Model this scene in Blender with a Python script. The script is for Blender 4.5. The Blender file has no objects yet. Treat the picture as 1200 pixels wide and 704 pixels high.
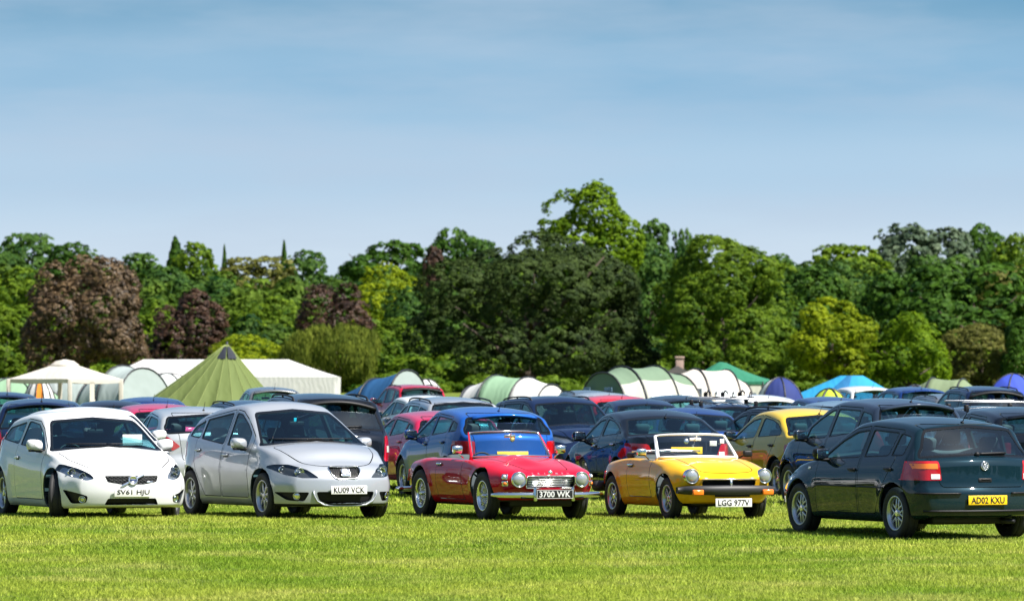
import bpy, bmesh, math, random
import numpy as np
from mathutils import Vector, Matrix
from mathutils.bvhtree import BVHTree
from mathutils.interpolate import poly_3d_calc

PI = math.pi
R = math.radians
SC = bpy.context.scene
COL = SC.collection
random.seed(7)
rng = np.random.default_rng(7)

# ------------------------------------------------------------------ measuring the photograph
FPX, HZ, EYE = 6667.0, 467.0, 1.6          # focal length in photo pixels, horizon row, eye height
TER = [(-400, -.6), (30, -.3), (48, -.20), (68, -.06), (78, 0), (95, 0), (133, .2), (200, .55), (320, 1.05),
       (560, 2.25), (640, 3.1), (760, 6.5), (900, 12.0), (1200, 22.0), (1700, 27.0), (3000, 27.0)]

def curve(pts):
    """monotone cubic through points"""
    x = np.array([p[0] for p in pts], float); y = np.array([p[1] for p in pts], float)
    o = np.argsort(x); x = x[o]; y = y[o]
    h = np.diff(x); d = np.diff(y) / h; n = len(x); m = np.zeros(n)
    for i in range(1, n - 1):
        if d[i-1] * d[i] > 0:
            w1 = 2*h[i] + h[i-1]; w2 = h[i] + 2*h[i-1]
            m[i] = (w1 + w2) / (w1 / d[i-1] + w2 / d[i])
    m[0] = d[0]; m[-1] = d[-1]
    def f(q):
        q = np.clip(np.asarray(q, float), x[0], x[-1])
        i = np.clip(np.searchsorted(x, q, side='right') - 1, 0, n - 2)
        t = (q - x[i]) / h[i]
        return ((2*t**3 - 3*t**2 + 1) * y[i] + (t**3 - 2*t**2 + t) * h[i] * m[i] + (-2*t**3 + 3*t**2) * y[i+1] + (t**3 - t**2) * h[i] * m[i+1])
    return f

_ter = curve(TER)
def ground(y):
    return float(_ter(y))
def at(px, Y):
    return (px - 600.0) / FPX * Y
def up(py, Y):
    return EYE - (py - HZ) / FPX * Y

# ------------------------------------------------------------------ materials
MATS = {}
def nt(name):
    m = bpy.data.materials.new(name); m.use_nodes = True
    t = m.node_tree
    return m, t, t.nodes['Principled BSDF'], t.nodes['Material Output']
def prin(name, col, rough=.5, metal=0., coat=0., spec=.5, noise=0., nscale=8., emit=None):
    if name in MATS: return MATS[name]
    m, t, b, o = nt(name)
    b.inputs['Base Color'].default_value = (*col, 1)
    b.inputs['Roughness'].default_value = rough
    b.inputs['Metallic'].default_value = metal
    b.inputs['Coat Weight'].default_value = coat
    b.inputs['Coat Roughness'].default_value = .04
    b.inputs['Specular IOR Level'].default_value = spec
    if noise:
        tc = t.nodes.new('ShaderNodeTexCoord'); n = t.nodes.new('ShaderNodeTexNoise')
        n.inputs['Scale'].default_value = nscale; n.inputs['Detail'].default_value = 5
        t.links.new(tc.outputs['Object'], n.inputs['Vector'])
        r = t.nodes.new('ShaderNodeMapRange'); r.inputs['To Min'].default_value = 1 - noise; r.inputs['To Max'].default_value = 1 + noise
        t.links.new(n.outputs['Fac'], r.inputs['Value'])
        mx = t.nodes.new('ShaderNodeMix'); mx.data_type = 'RGBA'; mx.blend_type = 'MULTIPLY'; mx.inputs[0].default_value = 1
        mx.inputs[6].default_value = (*col, 1); t.links.new(r.outputs[0], mx.inputs[7])
        t.links.new(mx.outputs[2], b.inputs['Base Color'])
    MATS[name] = m
    return m
def paint(name, col, metal=0., rough=.35, dust=None):
    """car paint: base under clear coat, with a film of dust"""
    nm = 'paint ' + name
    if nm in MATS: return MATS[nm]
    dust = dust if dust is not None else min(.03, .004 + max(col)*.05)
    m, t, b, o = nt(nm)
    b.inputs['Metallic'].default_value = metal
    b.inputs['Coat Weight'].default_value = 1.0
    b.inputs['Coat Roughness'].default_value = .03
    b.inputs['Coat IOR'].default_value = 1.5
    b.inputs['Specular IOR Level'].default_value = .5 if metal > .3 else .0
    tc = t.nodes.new('ShaderNodeTexCoord')
    n = t.nodes.new('ShaderNodeTexNoise'); n.inputs['Scale'].default_value = 3.2; n.inputs['Detail'].default_value = 6
    t.links.new(tc.outputs['Object'], n.inputs['Vector'])
    mr = t.nodes.new('ShaderNodeMapRange'); mr.inputs['From Min'].default_value = .35; mr.inputs['From Max'].default_value = .75
    mr.inputs['To Min'].default_value = 0; mr.inputs['To Max'].default_value = dust
    t.links.new(n.outputs['Fac'], mr.inputs['Value'])
    mx = t.nodes.new('ShaderNodeMix'); mx.data_type = 'RGBA'
    mx.inputs[6].default_value = (*col, 1); mx.inputs[7].default_value = (.32, .29, .24, 1)
    t.links.new(mr.outputs[0], mx.inputs[0]); t.links.new(mx.outputs[2], b.inputs['Base Color'])
    mr2 = t.nodes.new('ShaderNodeMapRange'); mr2.inputs['To Min'].default_value = rough - .05; mr2.inputs['To Max'].default_value = rough + .1
    t.links.new(n.outputs['Fac'], mr2.inputs['Value']); t.links.new(mr2.outputs[0], b.inputs['Roughness'])
    MATS[nm] = m
    return m
def glassy(name, tint=(.55, .72, .72), gloss=.12, rough=.02):
    """one thin sheet of glass: tinted see-through plus a mirror-like share that grows at grazing angles"""
    if name in MATS: return MATS[name]
    m = bpy.data.materials.new(name); m.use_nodes = True; t = m.node_tree
    for n in list(t.nodes): t.nodes.remove(n)
    o = t.nodes.new('ShaderNodeOutputMaterial'); mix = t.nodes.new('ShaderNodeMixShader')
    tr = t.nodes.new('ShaderNodeBsdfTransparent'); tr.inputs['Color'].default_value = (*tint, 1)
    gl = t.nodes.new('ShaderNodeBsdfGlossy'); gl.inputs['Roughness'].default_value = rough; gl.inputs['Color'].default_value = (.80, .95, 1., 1)
    lw = t.nodes.new('ShaderNodeLayerWeight'); lw.inputs['Blend'].default_value = .45
    mr = t.nodes.new('ShaderNodeMapRange'); mr.inputs['To Min'].default_value = gloss * .6; mr.inputs['To Max'].default_value = min(1, gloss * 4.5)
    t.links.new(lw.outputs['Fresnel'], mr.inputs['Value']); t.links.new(mr.outputs[0], mix.inputs['Fac'])
    t.links.new(tr.outputs[0], mix.inputs[1]); t.links.new(gl.outputs[0], mix.inputs[2]); t.links.new(mix.outputs[0], o.inputs['Surface'])
    MATS[name] = m
    return m

BLACK = prin('black trim', (.010, .010, .012), .5, spec=.25)
FRIT = prin('glass edge black', (.006, .007, .008), .06, spec=.5)
RUBBER = prin('tyre rubber', (.016, .016, .017), .75, noise=.4, nscale=20)
LINING = prin('cabin lining', (.034, .048, .053), .8)
SEATM = prin('seat cloth', (.048, .064, .070), .9, noise=.3)
CHROME = prin('chrome', (.82, .82, .80), .08, 1.)
ALLOY = prin('alloy', (.50, .51, .53), .28, .85)
DARKMET = prin('dark metal', (.02, .02, .022), .5, .4)
GLASS = glassy('car glass', (.50, .82, .86), .11)
DARKGLASS = glassy('privacy glass', (.14, .21, .23), .12)
CLEARG = glassy('lamp lens', (.93, .95, .95), .09)
LAMP = prin('lamp reflector', (.62, .64, .66), .18, .9)
LAMPD = prin('lamp housing', (.06, .065, .07), .3, .3)
REDL = prin('red lens', (.42, .006, .010), .12, 0, 1.)
ORANGEL = prin('amber lens', (.75, .17, .01), .15, 0, 1.)
WHITEL = prin('white lens', (.75, .72, .70), .15, 0, 1.)
PLATEW = prin('plate white', (.72, .72, .69), .4)
PLATEY = prin('plate yellow', (.80, .52, .01), .4)
PLATEB = prin('plate black', (.012, .012, .012), .35)
INK = prin('plate ink', (.01, .01, .012), .5)
SILVERINK = prin('silver letter', (.75, .75, .74), .3, .3)
EMBLEM = prin('emblem', (.72, .73, .75), .16, .9)
PAPER = prin('paper', (.8, .8, .78), .7)

# ------------------------------------------------------------------ objects
def tag(o, label, cat, group=None, kind=None):
    if label: o['label'] = label
    if cat: o['category'] = cat
    if group: o['group'] = group
    if kind: o['kind'] = kind
    return o
def empty(name, loc=(0, 0, 0), rz=0., parent=None):
    o = bpy.data.objects.new(name, None); COL.objects.link(o)
    o.location = loc; o.rotation_euler = (0, 0, rz); o.empty_display_size = .3
    if parent is not None: o.parent = parent
    return o
def link(name, me, parent=None):
    o = bpy.data.objects.new(name, me); COL.objects.link(o)
    if parent is not None: o.parent = parent
    return o
KIDS = {}
def children(o):
    return [c for c in o.children]
def copy_tree(o, parent=None, swap=None):
    c = o.copy(); COL.objects.link(c)
    if parent is not None: c.parent = parent
    if swap and o.type == 'MESH':
        for i, s in enumerate(o.material_slots):
            if s.material and s.material.name in swap:
                c.material_slots[i].link = 'OBJECT'; c.material_slots[i].material = swap[s.material.name]
    for ch in children(o): copy_tree(ch, c, swap)
    return c

class MB:
    """collects simple shapes and links them as ONE mesh"""
    def __init__(s): s.v = []; s.f = []; s.m = []; s.mats = []; s.sm = []
    def mi(s, mat):
        if mat not in s.mats: s.mats.append(mat)
        return s.mats.index(mat)
    def add(s, vs, fs, mat, smooth=True, M=None):
        b = len(s.v)
        s.v += [tuple((M @ Vector(v)) if M is not None else v) for v in vs]
        k = s.mi(mat)
        for f in fs: s.f.append(tuple(b + i for i in f)); s.m.append(k); s.sm.append(smooth)
        return s
    def box(s, c, d, mat, bev=0., M=None, seg=2, taper=None):
        bm = bmesh.new(); bmesh.ops.create_cube(bm, size=1)
        for v in bm.verts:
            v.co = Vector((v.co.x * d[0], v.co.y * d[1], v.co.z * d[2]))
            if taper and v.co.z > 0: v.co.x *= taper[0]; v.co.y *= taper[1]
        if bev: bmesh.ops.bevel(bm, geom=bm.edges[:], offset=bev, segments=seg, affect='EDGES', profile=.5)
        vs = [v.co + Vector(c) for v in bm.verts]; bm.verts.index_update()
        fs = [[v.index for v in f.verts] for f in bm.faces]; bm.free()
        return s.add(vs, fs, mat, bool(bev), M)
    def tube(s, pts, r, mat, n=8, closed=False, M=None, flat=None):
        pts = [Vector(p) for p in pts]; rs = r if isinstance(r, (list, tuple)) else [r] * len(pts)
        vs, fs = [], []; up0 = Vector((0, 0, 1)); L = len(pts)
        for i, p in enumerate(pts):
            a = pts[(i - 1) % L] if (closed or i) else p; b = pts[(i + 1) % L] if (closed or i < L - 1) else p
            d = (b - a).normalized()
            u = up0 if abs(d.z) < .93 else Vector((1, 0, 0))
            x = d.cross(u).normalized(); y = x.cross(d).normalized()
            for k in range(n):
                w = 2 * PI * k / n
                vs.append(p + x * math.cos(w) * rs[i] + y * math.sin(w) * rs[i] * (flat or 1))
        for i in range(L if closed else L - 1):
            j = (i + 1) % L
            for k in range(n): fs.append((i*n + k, i*n + (k+1) % n, j*n + (k+1) % n, j*n + k))
        if not closed: fs += [tuple(range(n))[::-1], tuple((L-1)*n + k for k in range(n))]
        return s.add(vs, fs, mat, True, M)
    def lathe(s, prof, mat, n=24, M=None, axis='y', a0=0., a1=2*PI):
        """profile of (r, h) turned round an axis"""
        vs, fs = [], []; full = abs(a1 - a0 - 2*PI) < 1e-6; cnt = n if full else n + 1
        for k in range(cnt):
            a = a0 + (a1 - a0) * k / n
            for r, h in prof:
                c, q = r * math.cos(a), r * math.sin(a)
                vs.append((c, h, q) if axis == 'y' else ((c, q, h) if axis == 'z' else (h, c, q)))
        P = len(prof)
        for k in range(n):
            k2 = (k + 1) % cnt
            for i in range(P - 1): fs.append((k*P + i, k*P + i + 1, k2*P + i + 1, k2*P + i))
        return s.add(vs, fs, mat, True, M)
    def ball(s, c, r, mat, M=None, n=12, m=8):
        vs, fs = [], []
        for i in range(m + 1):
            for k in range(n):
                a, b = PI * i / m, 2 * PI * k / n
                vs.append((c[0] + r[0]*math.sin(a)*math.cos(b), c[1] + r[1]*math.sin(a)*math.sin(b), c[2] + r[2]*math.cos(a)))
        for i in range(m):
            for k in range(n): fs.append((i*n + k, (i+1)*n + k, (i+1)*n + (k+1) % n, i*n + (k+1) % n))
        return s.add(vs, fs, mat, True, M)
    def prism(s, poly, h, mat, M=None, smooth=False):
        """polygon in x,y given a thickness h up z"""
        n = len(poly)
        vs = [(p[0], p[1], 0) for p in poly] + [(p[0], p[1], h) for p in poly]
        fs = [tuple(range(n))[::-1], tuple(range(n, 2*n))] + [(i, (i+1) % n, n + (i+1) % n, n + i) for i in range(n)]
        return s.add(vs, fs, mat, smooth, M)
    def grid(s, rows, mat, smooth=True, closed=False, M=None):
        nr, nc = len(rows), len(rows[0])
        vs = [p for r in rows for p in r]
        fs = [(i*nc + k, i*nc + (k+1) % nc, (i+1)*nc + (k+1) % nc, (i+1)*nc + k) for i in range(nr-1) for k in range(nc if closed else nc-1)]
        return s.add(vs, fs, mat, smooth, M)
    def mesh(s, name):
        me = bpy.data.meshes.new(name); me.from_pydata(s.v, [], s.f)
        for m in s.mats: me.materials.append(m)
        me.polygons.foreach_set('material_index', s.m); me.polygons.foreach_set('use_smooth', s.sm); me.update()
        bm = bmesh.new(); bm.from_mesh(me); bmesh.ops.remove_doubles(bm, verts=bm.verts, dist=1e-6); bm.to_mesh(me); bm.free()
        return me
    def build(s, name, parent=None):
        return link(name, s.mesh(name), parent)

_txt = {}
def text_geo(body, size, bold=.0, ext=.0015):
    """flat lettering as vertices and faces, centred on the origin in the x,y plane"""
    c = bpy.data.curves.new('lettering', 'FONT'); c.body = body; c.size = size; c.extrude = ext; c.offset = bold
    c.align_x = 'CENTER'; c.align_y = 'CENTER'; c.resolution_u = 2
    o = bpy.data.objects.new('lettering', c); COL.objects.link(o)
    dg = bpy.context.evaluated_depsgraph_get(); dg.update()
    me = bpy.data.meshes.new_from_object(o.evaluated_get(dg))
    vs = [tuple(v.co) for v in me.vertices]; fs = [tuple(p.vertices) for p in me.polygons]
    bpy.data.objects.remove(o); bpy.data.curves.remove(c); bpy.data.meshes.remove(me)
    return vs, fs
# ------------------------------------------------------------------ polygons in two dimensions
def inside(poly, a, b):
    c = False; n = len(poly); j = n - 1
    for i in range(n):
        xi, yi = poly[i]; xj, yj = poly[j]
        if (yi > b) != (yj > b) and a < (xj - xi) * (b - yi) / (yj - yi) + xi: c = not c
        j = i
    return c
def area2(p):
    return sum(p[i][0]*p[(i+1) % len(p)][1] - p[(i+1) % len(p)][0]*p[i][1] for i in range(len(p))) / 2
def ccw(p): return p if area2(p) > 0 else p[::-1]
def clip(poly, p, n):
    """keep the side of the line through p towards n"""
    out = []; L = len(poly)
    for i in range(L):
        a, b = poly[i], poly[(i+1) % L]
        da = (a[0]-p[0])*n[0] + (a[1]-p[1])*n[1]; db = (b[0]-p[0])*n[0] + (b[1]-p[1])*n[1]
        if da >= 0: out.append(a)
        if da * db < 0:
            t = da / (da - db); out.append((a[0] + t*(b[0]-a[0]), a[1] + t*(b[1]-a[1])))
    return out
def tidy(poly, tol=.004):
    """drop points that lie on a line with their neighbours"""
    p = [q for i, q in enumerate(poly) if math.hypot(q[0]-poly[i-1][0], q[1]-poly[i-1][1]) > 1e-4]
    go = True
    while go and len(p) > 4:
        go = False
        for i in range(len(p)):
            a, b, c = p[i-1], p[i], p[(i+1) % len(p)]
            L = math.hypot(c[0]-a[0], c[1]-a[1])
            if L > 1e-9 and abs((c[0]-a[0])*(b[1]-a[1]) - (c[1]-a[1])*(b[0]-a[0])) / L < tol:
                p.pop(i); go = True; break
    return p
def rounded(poly, r=.03, n=3):
    out = []; L = len(poly)
    for i in range(L):
        a, b, c = Vector(poly[i-1]), Vector(poly[i]), Vector(poly[(i+1) % L])
        u, w = (a - b), (c - b); lu, lw = u.length, w.length
        if lu < 1e-6 or lw < 1e-6: continue
        ang = u.angle(w)
        if ang > R(160): out.append(tuple(b)); continue
        d = min(r, lu * .45, lw * .45)
        p0, p1 = b + u / lu * d, b + w / lw * d
        for k in range(n + 1):
            t = k / n
            q = p0 * (1-t)**2 + b * 2*t*(1-t) + p1 * t**2
            out.append((q.x, q.y))
    return out
def inset(poly, g):
    p = ccw(poly); L = len(p); out = []
    for i in range(L):
        a, b, c = Vector(p[i-1]), Vector(p[i]), Vector(p[(i+1) % L])
        d1, d2 = (b - a), (c - b)
        if d1.length < 1e-7 or d2.length < 1e-7: continue
        d1.normalize(); d2.normalize()
        n1, n2 = Vector((-d1.y, d1.x)), Vector((-d2.y, d2.x))
        m = n1 + n2
        if m.length < .2: m = n1
        m.normalize(); k = max(.35, m.dot(n1))
        q = b + m * (g / k); out.append((q.x, q.y))
    return out

def sstep(t):
    t = np.clip(t, 0, 1); return t*t*(3 - 2*t)

SIDE_MODERN = [(0, .905), (.06, .945), (.2, .972), (.42, .99), (.6, 1.), (.78, .99), (.9, .965), (1, .935)]
SIDE_OLD = [(0, .84), (.08, .90), (.25, .955), (.5, .995), (.62, 1.), (.8, .985), (.92, .94), (1, .89)]
VIEWS = {'side': (0, 2), 'front': (1, 2), 'rear': (1, 2), 'top': (0, 1)}

class Body:
    """a car's skin, lofted along its length, from which windows, doors and lamps are cut"""
    def __init__(s, S):
        s.S = S
        xf, xr, P0 = S['xf'], S['xr'], S['W'] / 2
        ends = np.array([0, .006, .016, .032, .055, .085])
        n = int((xf - xr) / S.get('step', .062))
        xs = np.unique(np.round(np.concatenate([np.linspace(xr + .12, xf - .12, n), xf - ends, xr + ends, np.array(S.get('knots', []))]), 4))
        xs = xs[np.concatenate([[True], np.diff(xs) > .004])]
        top, belt, bot, plan = curve(S['top']), curve(S['belt']), curve(S['bot']), curve(S['plan'])
        crown, rc, bow = curve(S['crown']), curve(S['rc']), curve(S['bow'])
        side = curve(S.get('side', SIDE_MODERN)); q1 = float(side(1.0))
        nose, tail = curve(S['nose']), curve(S['tail'])
        tum = math.tan(R(S.get('tumble', 22)))
        M, n1, n2, na = 8, 12, 7, 4
        s.M, s.kb, s.k1, s.kr, s.kt = M, M, M + n1, M + n1 + n2, M + n1 + n2 + na
        K = s.kt + M
        s.K = K
        V = []; ring = []
        er, ek = S.get('er', .09), S.get('ek', .05)
        for x in xs:
            sh = 0.
            for e in (xf - x, x - xr):
                if e < er: sh = max(sh, 1 - math.sqrt(max(0, 1 - (1 - e/er)**2)))
            T, B, b, P = float(top(x)) - sh*ek*.6, float(belt(x)), float(bot(x)) + sh*ek*.5, P0*float(plan(x)) - sh*ek
            cr = float(crown(x)); E = T - cr; r = min(float(rc(x)), (E - b) * .4)
            z1 = E - r; Bp = min(B, b + .8*(z1 - b))
            def yy(z):
                if z <= B: return P * float(side((z - b) / (B - b)))
                return P*q1 - (z - B) * tum - .012 * min(1, (z - B) / .03)
            half = []
            y0 = yy(b)
            for k in range(M): half.append((y0 * k / M, b))
            for k in range(n1 + 1): z = b + (Bp - b) * k / n1; half.append((yy(z), z))
            for k in range(1, n2 + 1): z = Bp + (z1 - Bp) * k / n2; half.append((yy(z), z))
            ys = half[-1][0]
            for k in range(1, na + 1):
                a = PI/2 * k / na; half.append((ys - r*(1 - math.cos(a)) - (tum * r * math.sin(a) * .5 if z1 > B else 0), z1 + r * math.sin(a)))
            yt = half[-1][0]
            for k in range(1, M + 1): y = yt * (1 - k/M); half.append((y, E + cr * (1 - (y/yt)**2)))
            idx = []
            for y, z in half: idx.append(len(V)); V.append([x, y, z])
            mir = [None] * (K + 1)
            for k in range(1, K):
                mir[k] = len(V); V.append([x, -half[k][0], half[k][1]])
            mir[0] = idx[0]; mir[K] = idx[K]
            ring.append((idx, mir))
        F = []
        for i in range(len(xs) - 1):
            for hs in (0, 1):
                A, B2 = ring[i][hs], ring[i+1][hs]
                for k in range(K): F.append([A[k], A[k+1], B2[k+1], B2[k]])
        for i, end in ((0, -1), (len(xs) - 1, 1)):
            L, Rr = ring[i]
            rows = []
            for k in range(s.kb, s.kt + 1):
                row = [None] * (2*M + 1)
                if k == s.kb:
                    for j in range(M + 1): row[M + j] = L[j]; row[M - j] = Rr[j]
                elif k == s.kt:
                    for j in range(M + 1): row[M + j] = L[K - j]; row[M - j] = Rr[K - j]
                else:
                    yk, zk = V[L[k]][1], V[L[k]][2]
                    tt = (k - s.kb) / (s.kt - s.kb); crn = V[L[K]][2] - V[L[s.kt]][2]
                    for j in range(-M, M + 1):
                        if abs(j) == M: row[M + j] = (L if j > 0 else Rr)[k]
                        else:
                            row[M + j] = len(V); V.append([V[L[k]][0], yk * j / M, zk + crn * (1 - (j/M)**2) * tt])
                rows.append(row)
            for a in range(len(rows) - 1):
                for c in range(2*M): F.append([rows[a][c], rows[a][c+1], rows[a+1][c+1], rows[a+1][c]])
        V = np.array(V)
        x, y, z = V[:, 0].copy(), V[:, 1], V[:, 2]
        nd = S.get('nose_len', .5)
        V[:, 0] = x + sstep((x - (xf - nd)) / nd) * nose(z) - sstep(((xr + nd) - x) / nd) * tail(z) - bow(x) * np.minimum(1.2, np.abs(y) / P0)**2
        for fn in S.get('shape', []): fn(V, S)
        # flared wheel arches
        for ax in (S['ax'], S['ax'] - S['wb']):
            d = np.hypot(V[:, 0] - ax, V[:, 2] - S['rw']) - S['ra']
            w = np.exp(-np.clip(d, 0, None)**2 / (2 * S.get('flare_w', .06)**2)) * (np.abs(V[:, 1]) > .62 * P0) * sstep((np.abs(V[:, 1])/P0 - .62) / .25)
            V[:, 1] += np.sign(V[:, 1]) * w * S.get('flare', .018)
        s.xs = xs
        s.rail = [(V[r[0][s.kr]][0], V[r[0][s.kr]][2]) for r in ring]
        s.railtop = [tuple(V[r[0][s.kt]]) for r in ring]
        s.cen = [(V[r[0][K]][0], V[r[0][K]][2]) for r in ring]
        s.beltl = [(V[r[0][s.k1]][0], min(float(belt(xx)), V[r[0][s.k1]][2] + 9)) for r, xx in zip(ring, xs)]
        s.bm = bm = bmesh.new()
        vs = [bm.verts.new(v) for v in V]
        for f in F:
            if len(set(f)) == len(f):
                try: bm.faces.new([vs[i] for i in f])
                except ValueError: pass
        bmesh.ops.remove_doubles(bm, verts=bm.verts, dist=1e-5)
        bmesh.ops.recalc_face_normals(bm, faces=bm.faces)
        bm.normal_update(); bm.verts.ensure_lookup_table(); bm.faces.ensure_lookup_table()
        bm.verts.index_update()
        s.ov = [v.co.copy() for v in bm.verts]; s.on = [v.normal.copy() for v in bm.verts]
        s.of = [[v.index for v in f.verts] for f in bm.faces]
        s.bvh = BVHTree.FromPolygons(s.ov, s.of)
        s.specs = []
        s.lay = bm.verts.layers.int.new('old')
        for v in bm.verts: v[s.lay] = v.index + 1
    # -------- looking the skin up
    def nrm(s, p):
        loc, n, i, d = s.bvh.find_nearest(p)
        f = s.of[i]; w = poly_3d_calc([s.ov[k] for k in f], loc)
        q = Vector((0, 0, 0))
        for k, a in zip(f, w): q += s.on[k] * a
        return q.normalized() if q.length > 1e-6 else n
    def hit(s, view, a, b, sg=1):
        if view == 'side': o, d = Vector((a, sg * 3, b)), Vector((0, -sg, 0))
        elif view == 'front': o, d = Vector((6, a, b)), Vector((-1, 0, 0))
        elif view == 'rear': o, d = Vector((-6, a, b)), Vector((1, 0, 0))
        else: o, d = Vector((a, b, 4)), Vector((0, 0, -1))
        loc, n, i, dist = s.bvh.ray_cast(o, d)
        if loc is None:
            loc, n, i, dist = s.bvh.find_nearest(o + d * 5)
        return loc, s.nrm(loc)
    def frame(s, view, a, b, sg=1, off=0.):
        """a matrix on the skin: z out of it, x along the side or across the end, y up"""
        p, n = s.hit(view, a, b, sg)
        u = Vector((0, 0, 1)) if view != 'top' else Vector((1, 0, 0))
        x = u.cross(n).normalized(); y = n.cross(x)
        m = Matrix((x, y, n)).transposed().to_4x4(); m.translation = p + n * off
        return m
    # -------- cutting
    def ok(s, f, view, sg):
        n = f.normal
        if view == 'side': return n.y * sg > .3
        if view == 'front': return n.x > .12
        if view == 'rear': return n.x < -.12
        if view == 'top': return n.z > .35
        if view == 'arch':
            c = f.calc_center_median(); return c.y * sg > .5 * s.S['W'] / 2
    def lim(s, t, view, f):
        if not isinstance(t, tuple) or view not in ('front', 'rear'): return True
        x = f.calc_center_median().x
        return x > s.S['xf'] - .75 if view == 'front' else x < s.S['xr'] + .75
    def cut(s, tag_, view, poly, sg=1, gap=0., zmin=-9):
        """cut along a polygon; what lies inside gets the tag, a rim of width gap is taken out"""
        v = 'side' if view == 'arch' else view
        ax = VIEWS[v]
        poly = ccw(poly)
        todo = [poly] + ([inset(poly, gap)] if gap else [])
        for pl in todo:
            lo = (min(p[0] for p in pl) - .01, min(p[1] for p in pl) - .01); hi = (max(p[0] for p in pl) + .01, max(p[1] for p in pl) + .01)
            cand = {}
            def bb(f):
                A = [q.co[ax[0]] for q in f.verts]; B = [q.co[ax[1]] for q in f.verts]
                return min(A), max(A), min(B), max(B)
            for f in s.bm.faces:
                if s.ok(f, view, sg) and s.lim(tag_, view, f):
                    b = bb(f)
                    if b[1] >= lo[0] and b[0] <= hi[0] and b[3] >= lo[1] and b[2] <= hi[1]: cand[f] = b
            L = len(pl)
            for i in range(L):
                p, q = pl[i], pl[(i+1) % L]
                dx, dy = q[0]-p[0], q[1]-p[1]; ln = math.hypot(dx, dy)
                if ln < 1e-6: continue
                l0, l1 = min(p[0], q[0]) - 1e-3, max(p[0], q[0]) + 1e-3; m0, m1 = min(p[1], q[1]) - 1e-3, max(p[1], q[1]) + 1e-3
                sub = [f for f, b in cand.items() if b[1] >= l0 and b[0] <= l1 and b[3] >= m0 and b[2] <= m1]
                if not sub: continue
                co = [0, 0, 0]; no = [0, 0, 0]
                co[ax[0]], co[ax[1]] = p; no[ax[0]], no[ax[1]] = -dy/ln, dx/ln
                geom = set(sub)
                for f in sub: geom.update(f.edges); geom.update(f.verts)
                for f in sub: del cand[f]
                ret = bmesh.ops.bisect_plane(s.bm, geom=list(geom), dist=1e-5, plane_co=co, plane_no=no)
                for g in ret['geom']:
                    if isinstance(g, bmesh.types.BMFace) and g.is_valid: cand[g] = bb(g)
        s.specs.append((tag_, view, poly, sg, todo[1] if gap else None))
    def cut2(s, tag_, poly, gap=0.):
        for sg in (1, -1): s.cut((tag_, sg), 'side', poly, sg, gap)
    def finish(s):
        s.bm.normal_update()
        s.tags = {}
        boxes = [(min(p[0] for p in sp[2]), max(p[0] for p in sp[2]), min(p[1] for p in sp[2]), max(p[1] for p in sp[2])) for sp in s.specs]
        for f in s.bm.faces:
            c = f.calc_center_median(); t = 'body'
            if f.calc_area() < 1e-10: continue
            for (tg, view, poly, sg, inn), b in zip(s.specs, boxes):
                ax = VIEWS['side' if view == 'arch' else view]; a, d = c[ax[0]], c[ax[1]]
                if a < b[0] or a > b[1] or d < b[2] or d > b[3] or not s.ok(f, view, sg) or not s.lim(tg, view, f): continue
                if inside(poly, a, d):
                    t = 'GONE' if inn is not None and not inside(inn, a, d) else tg
            s.tags.setdefault(t, []).append(f)
        s.vn = {}
    def normal(s, v):
        k = v.index
        if k not in s.vn:
            o = v[s.lay]
            s.vn[k] = s.on[o-1] if 0 < o <= len(s.on) and (s.ov[o-1] - v.co).length < 1e-6 else s.nrm(v.co)
        return s.vn[k]
    def part(s, tags_, name, mats, thick=.022, off=0., parent=None, rim=0., matmap=None, scale=None):
        """the faces with these tags as one object: outer skin, inner lining and rim"""
        fs = []
        for t in tags_: fs += [(f, t) for f in s.tags.get(t, [])]
        if not fs: return None
        s.bm.verts.index_update()
        vi = {}; vo = []; nn = []
        for f, t in fs:
            for v in f.verts:
                if v.index not in vi:
                    vi[v.index] = len(vo); n = s.normal(v); nn.append(n); vo.append(v.co + n * off)
        n0 = len(vo); polys = []; mi = []; ln = []
        ecount = {}
        for f, t in fs:
            p = [vi[v.index] for v in f.verts]
            polys.append(p); mi.append(matmap.get(t, 0) if matmap else 0); ln += [nn[i] for i in p]
            for a, b in zip(p, p[1:] + p[:1]): ecount[(a, b)] = ecount.get((a, b), 0) + 1
        dep = thick or rim
        if dep:
            vo += [vo[i] - nn[i] * dep for i in range(n0)]
            if thick:
                for p in polys[:len(fs)]:
                    q = [i + n0 for i in p[::-1]]; polys.append(q); mi.append(len(mats) - 1); ln += [-nn[i - n0] for i in q]
            for (a, b) in list(ecount):
                if (b, a) not in ecount:
                    p = [b, a, a + n0, b + n0]
                    e = vo[b] - vo[a]; nr = e.cross(nn[a]); nr = nr.normalized() if nr.length > 1e-9 else nn[a]
                    polys.append(p); mi.append(len(mats) - 1); ln += [nr] * 4
        me = bpy.data.meshes.new(name); me.from_pydata(vo, [], polys)
        for m in mats: me.materials.append(m)
        me.polygons.foreach_set('material_index', mi); me.polygons.foreach_set('use_smooth', [True] * len(polys))
        me.update()
        try: me.normals_split_custom_set([tuple(q) for q in ln])
        except Exception as e: print('normals', name, e)
        return link(name, me, parent)
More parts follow.
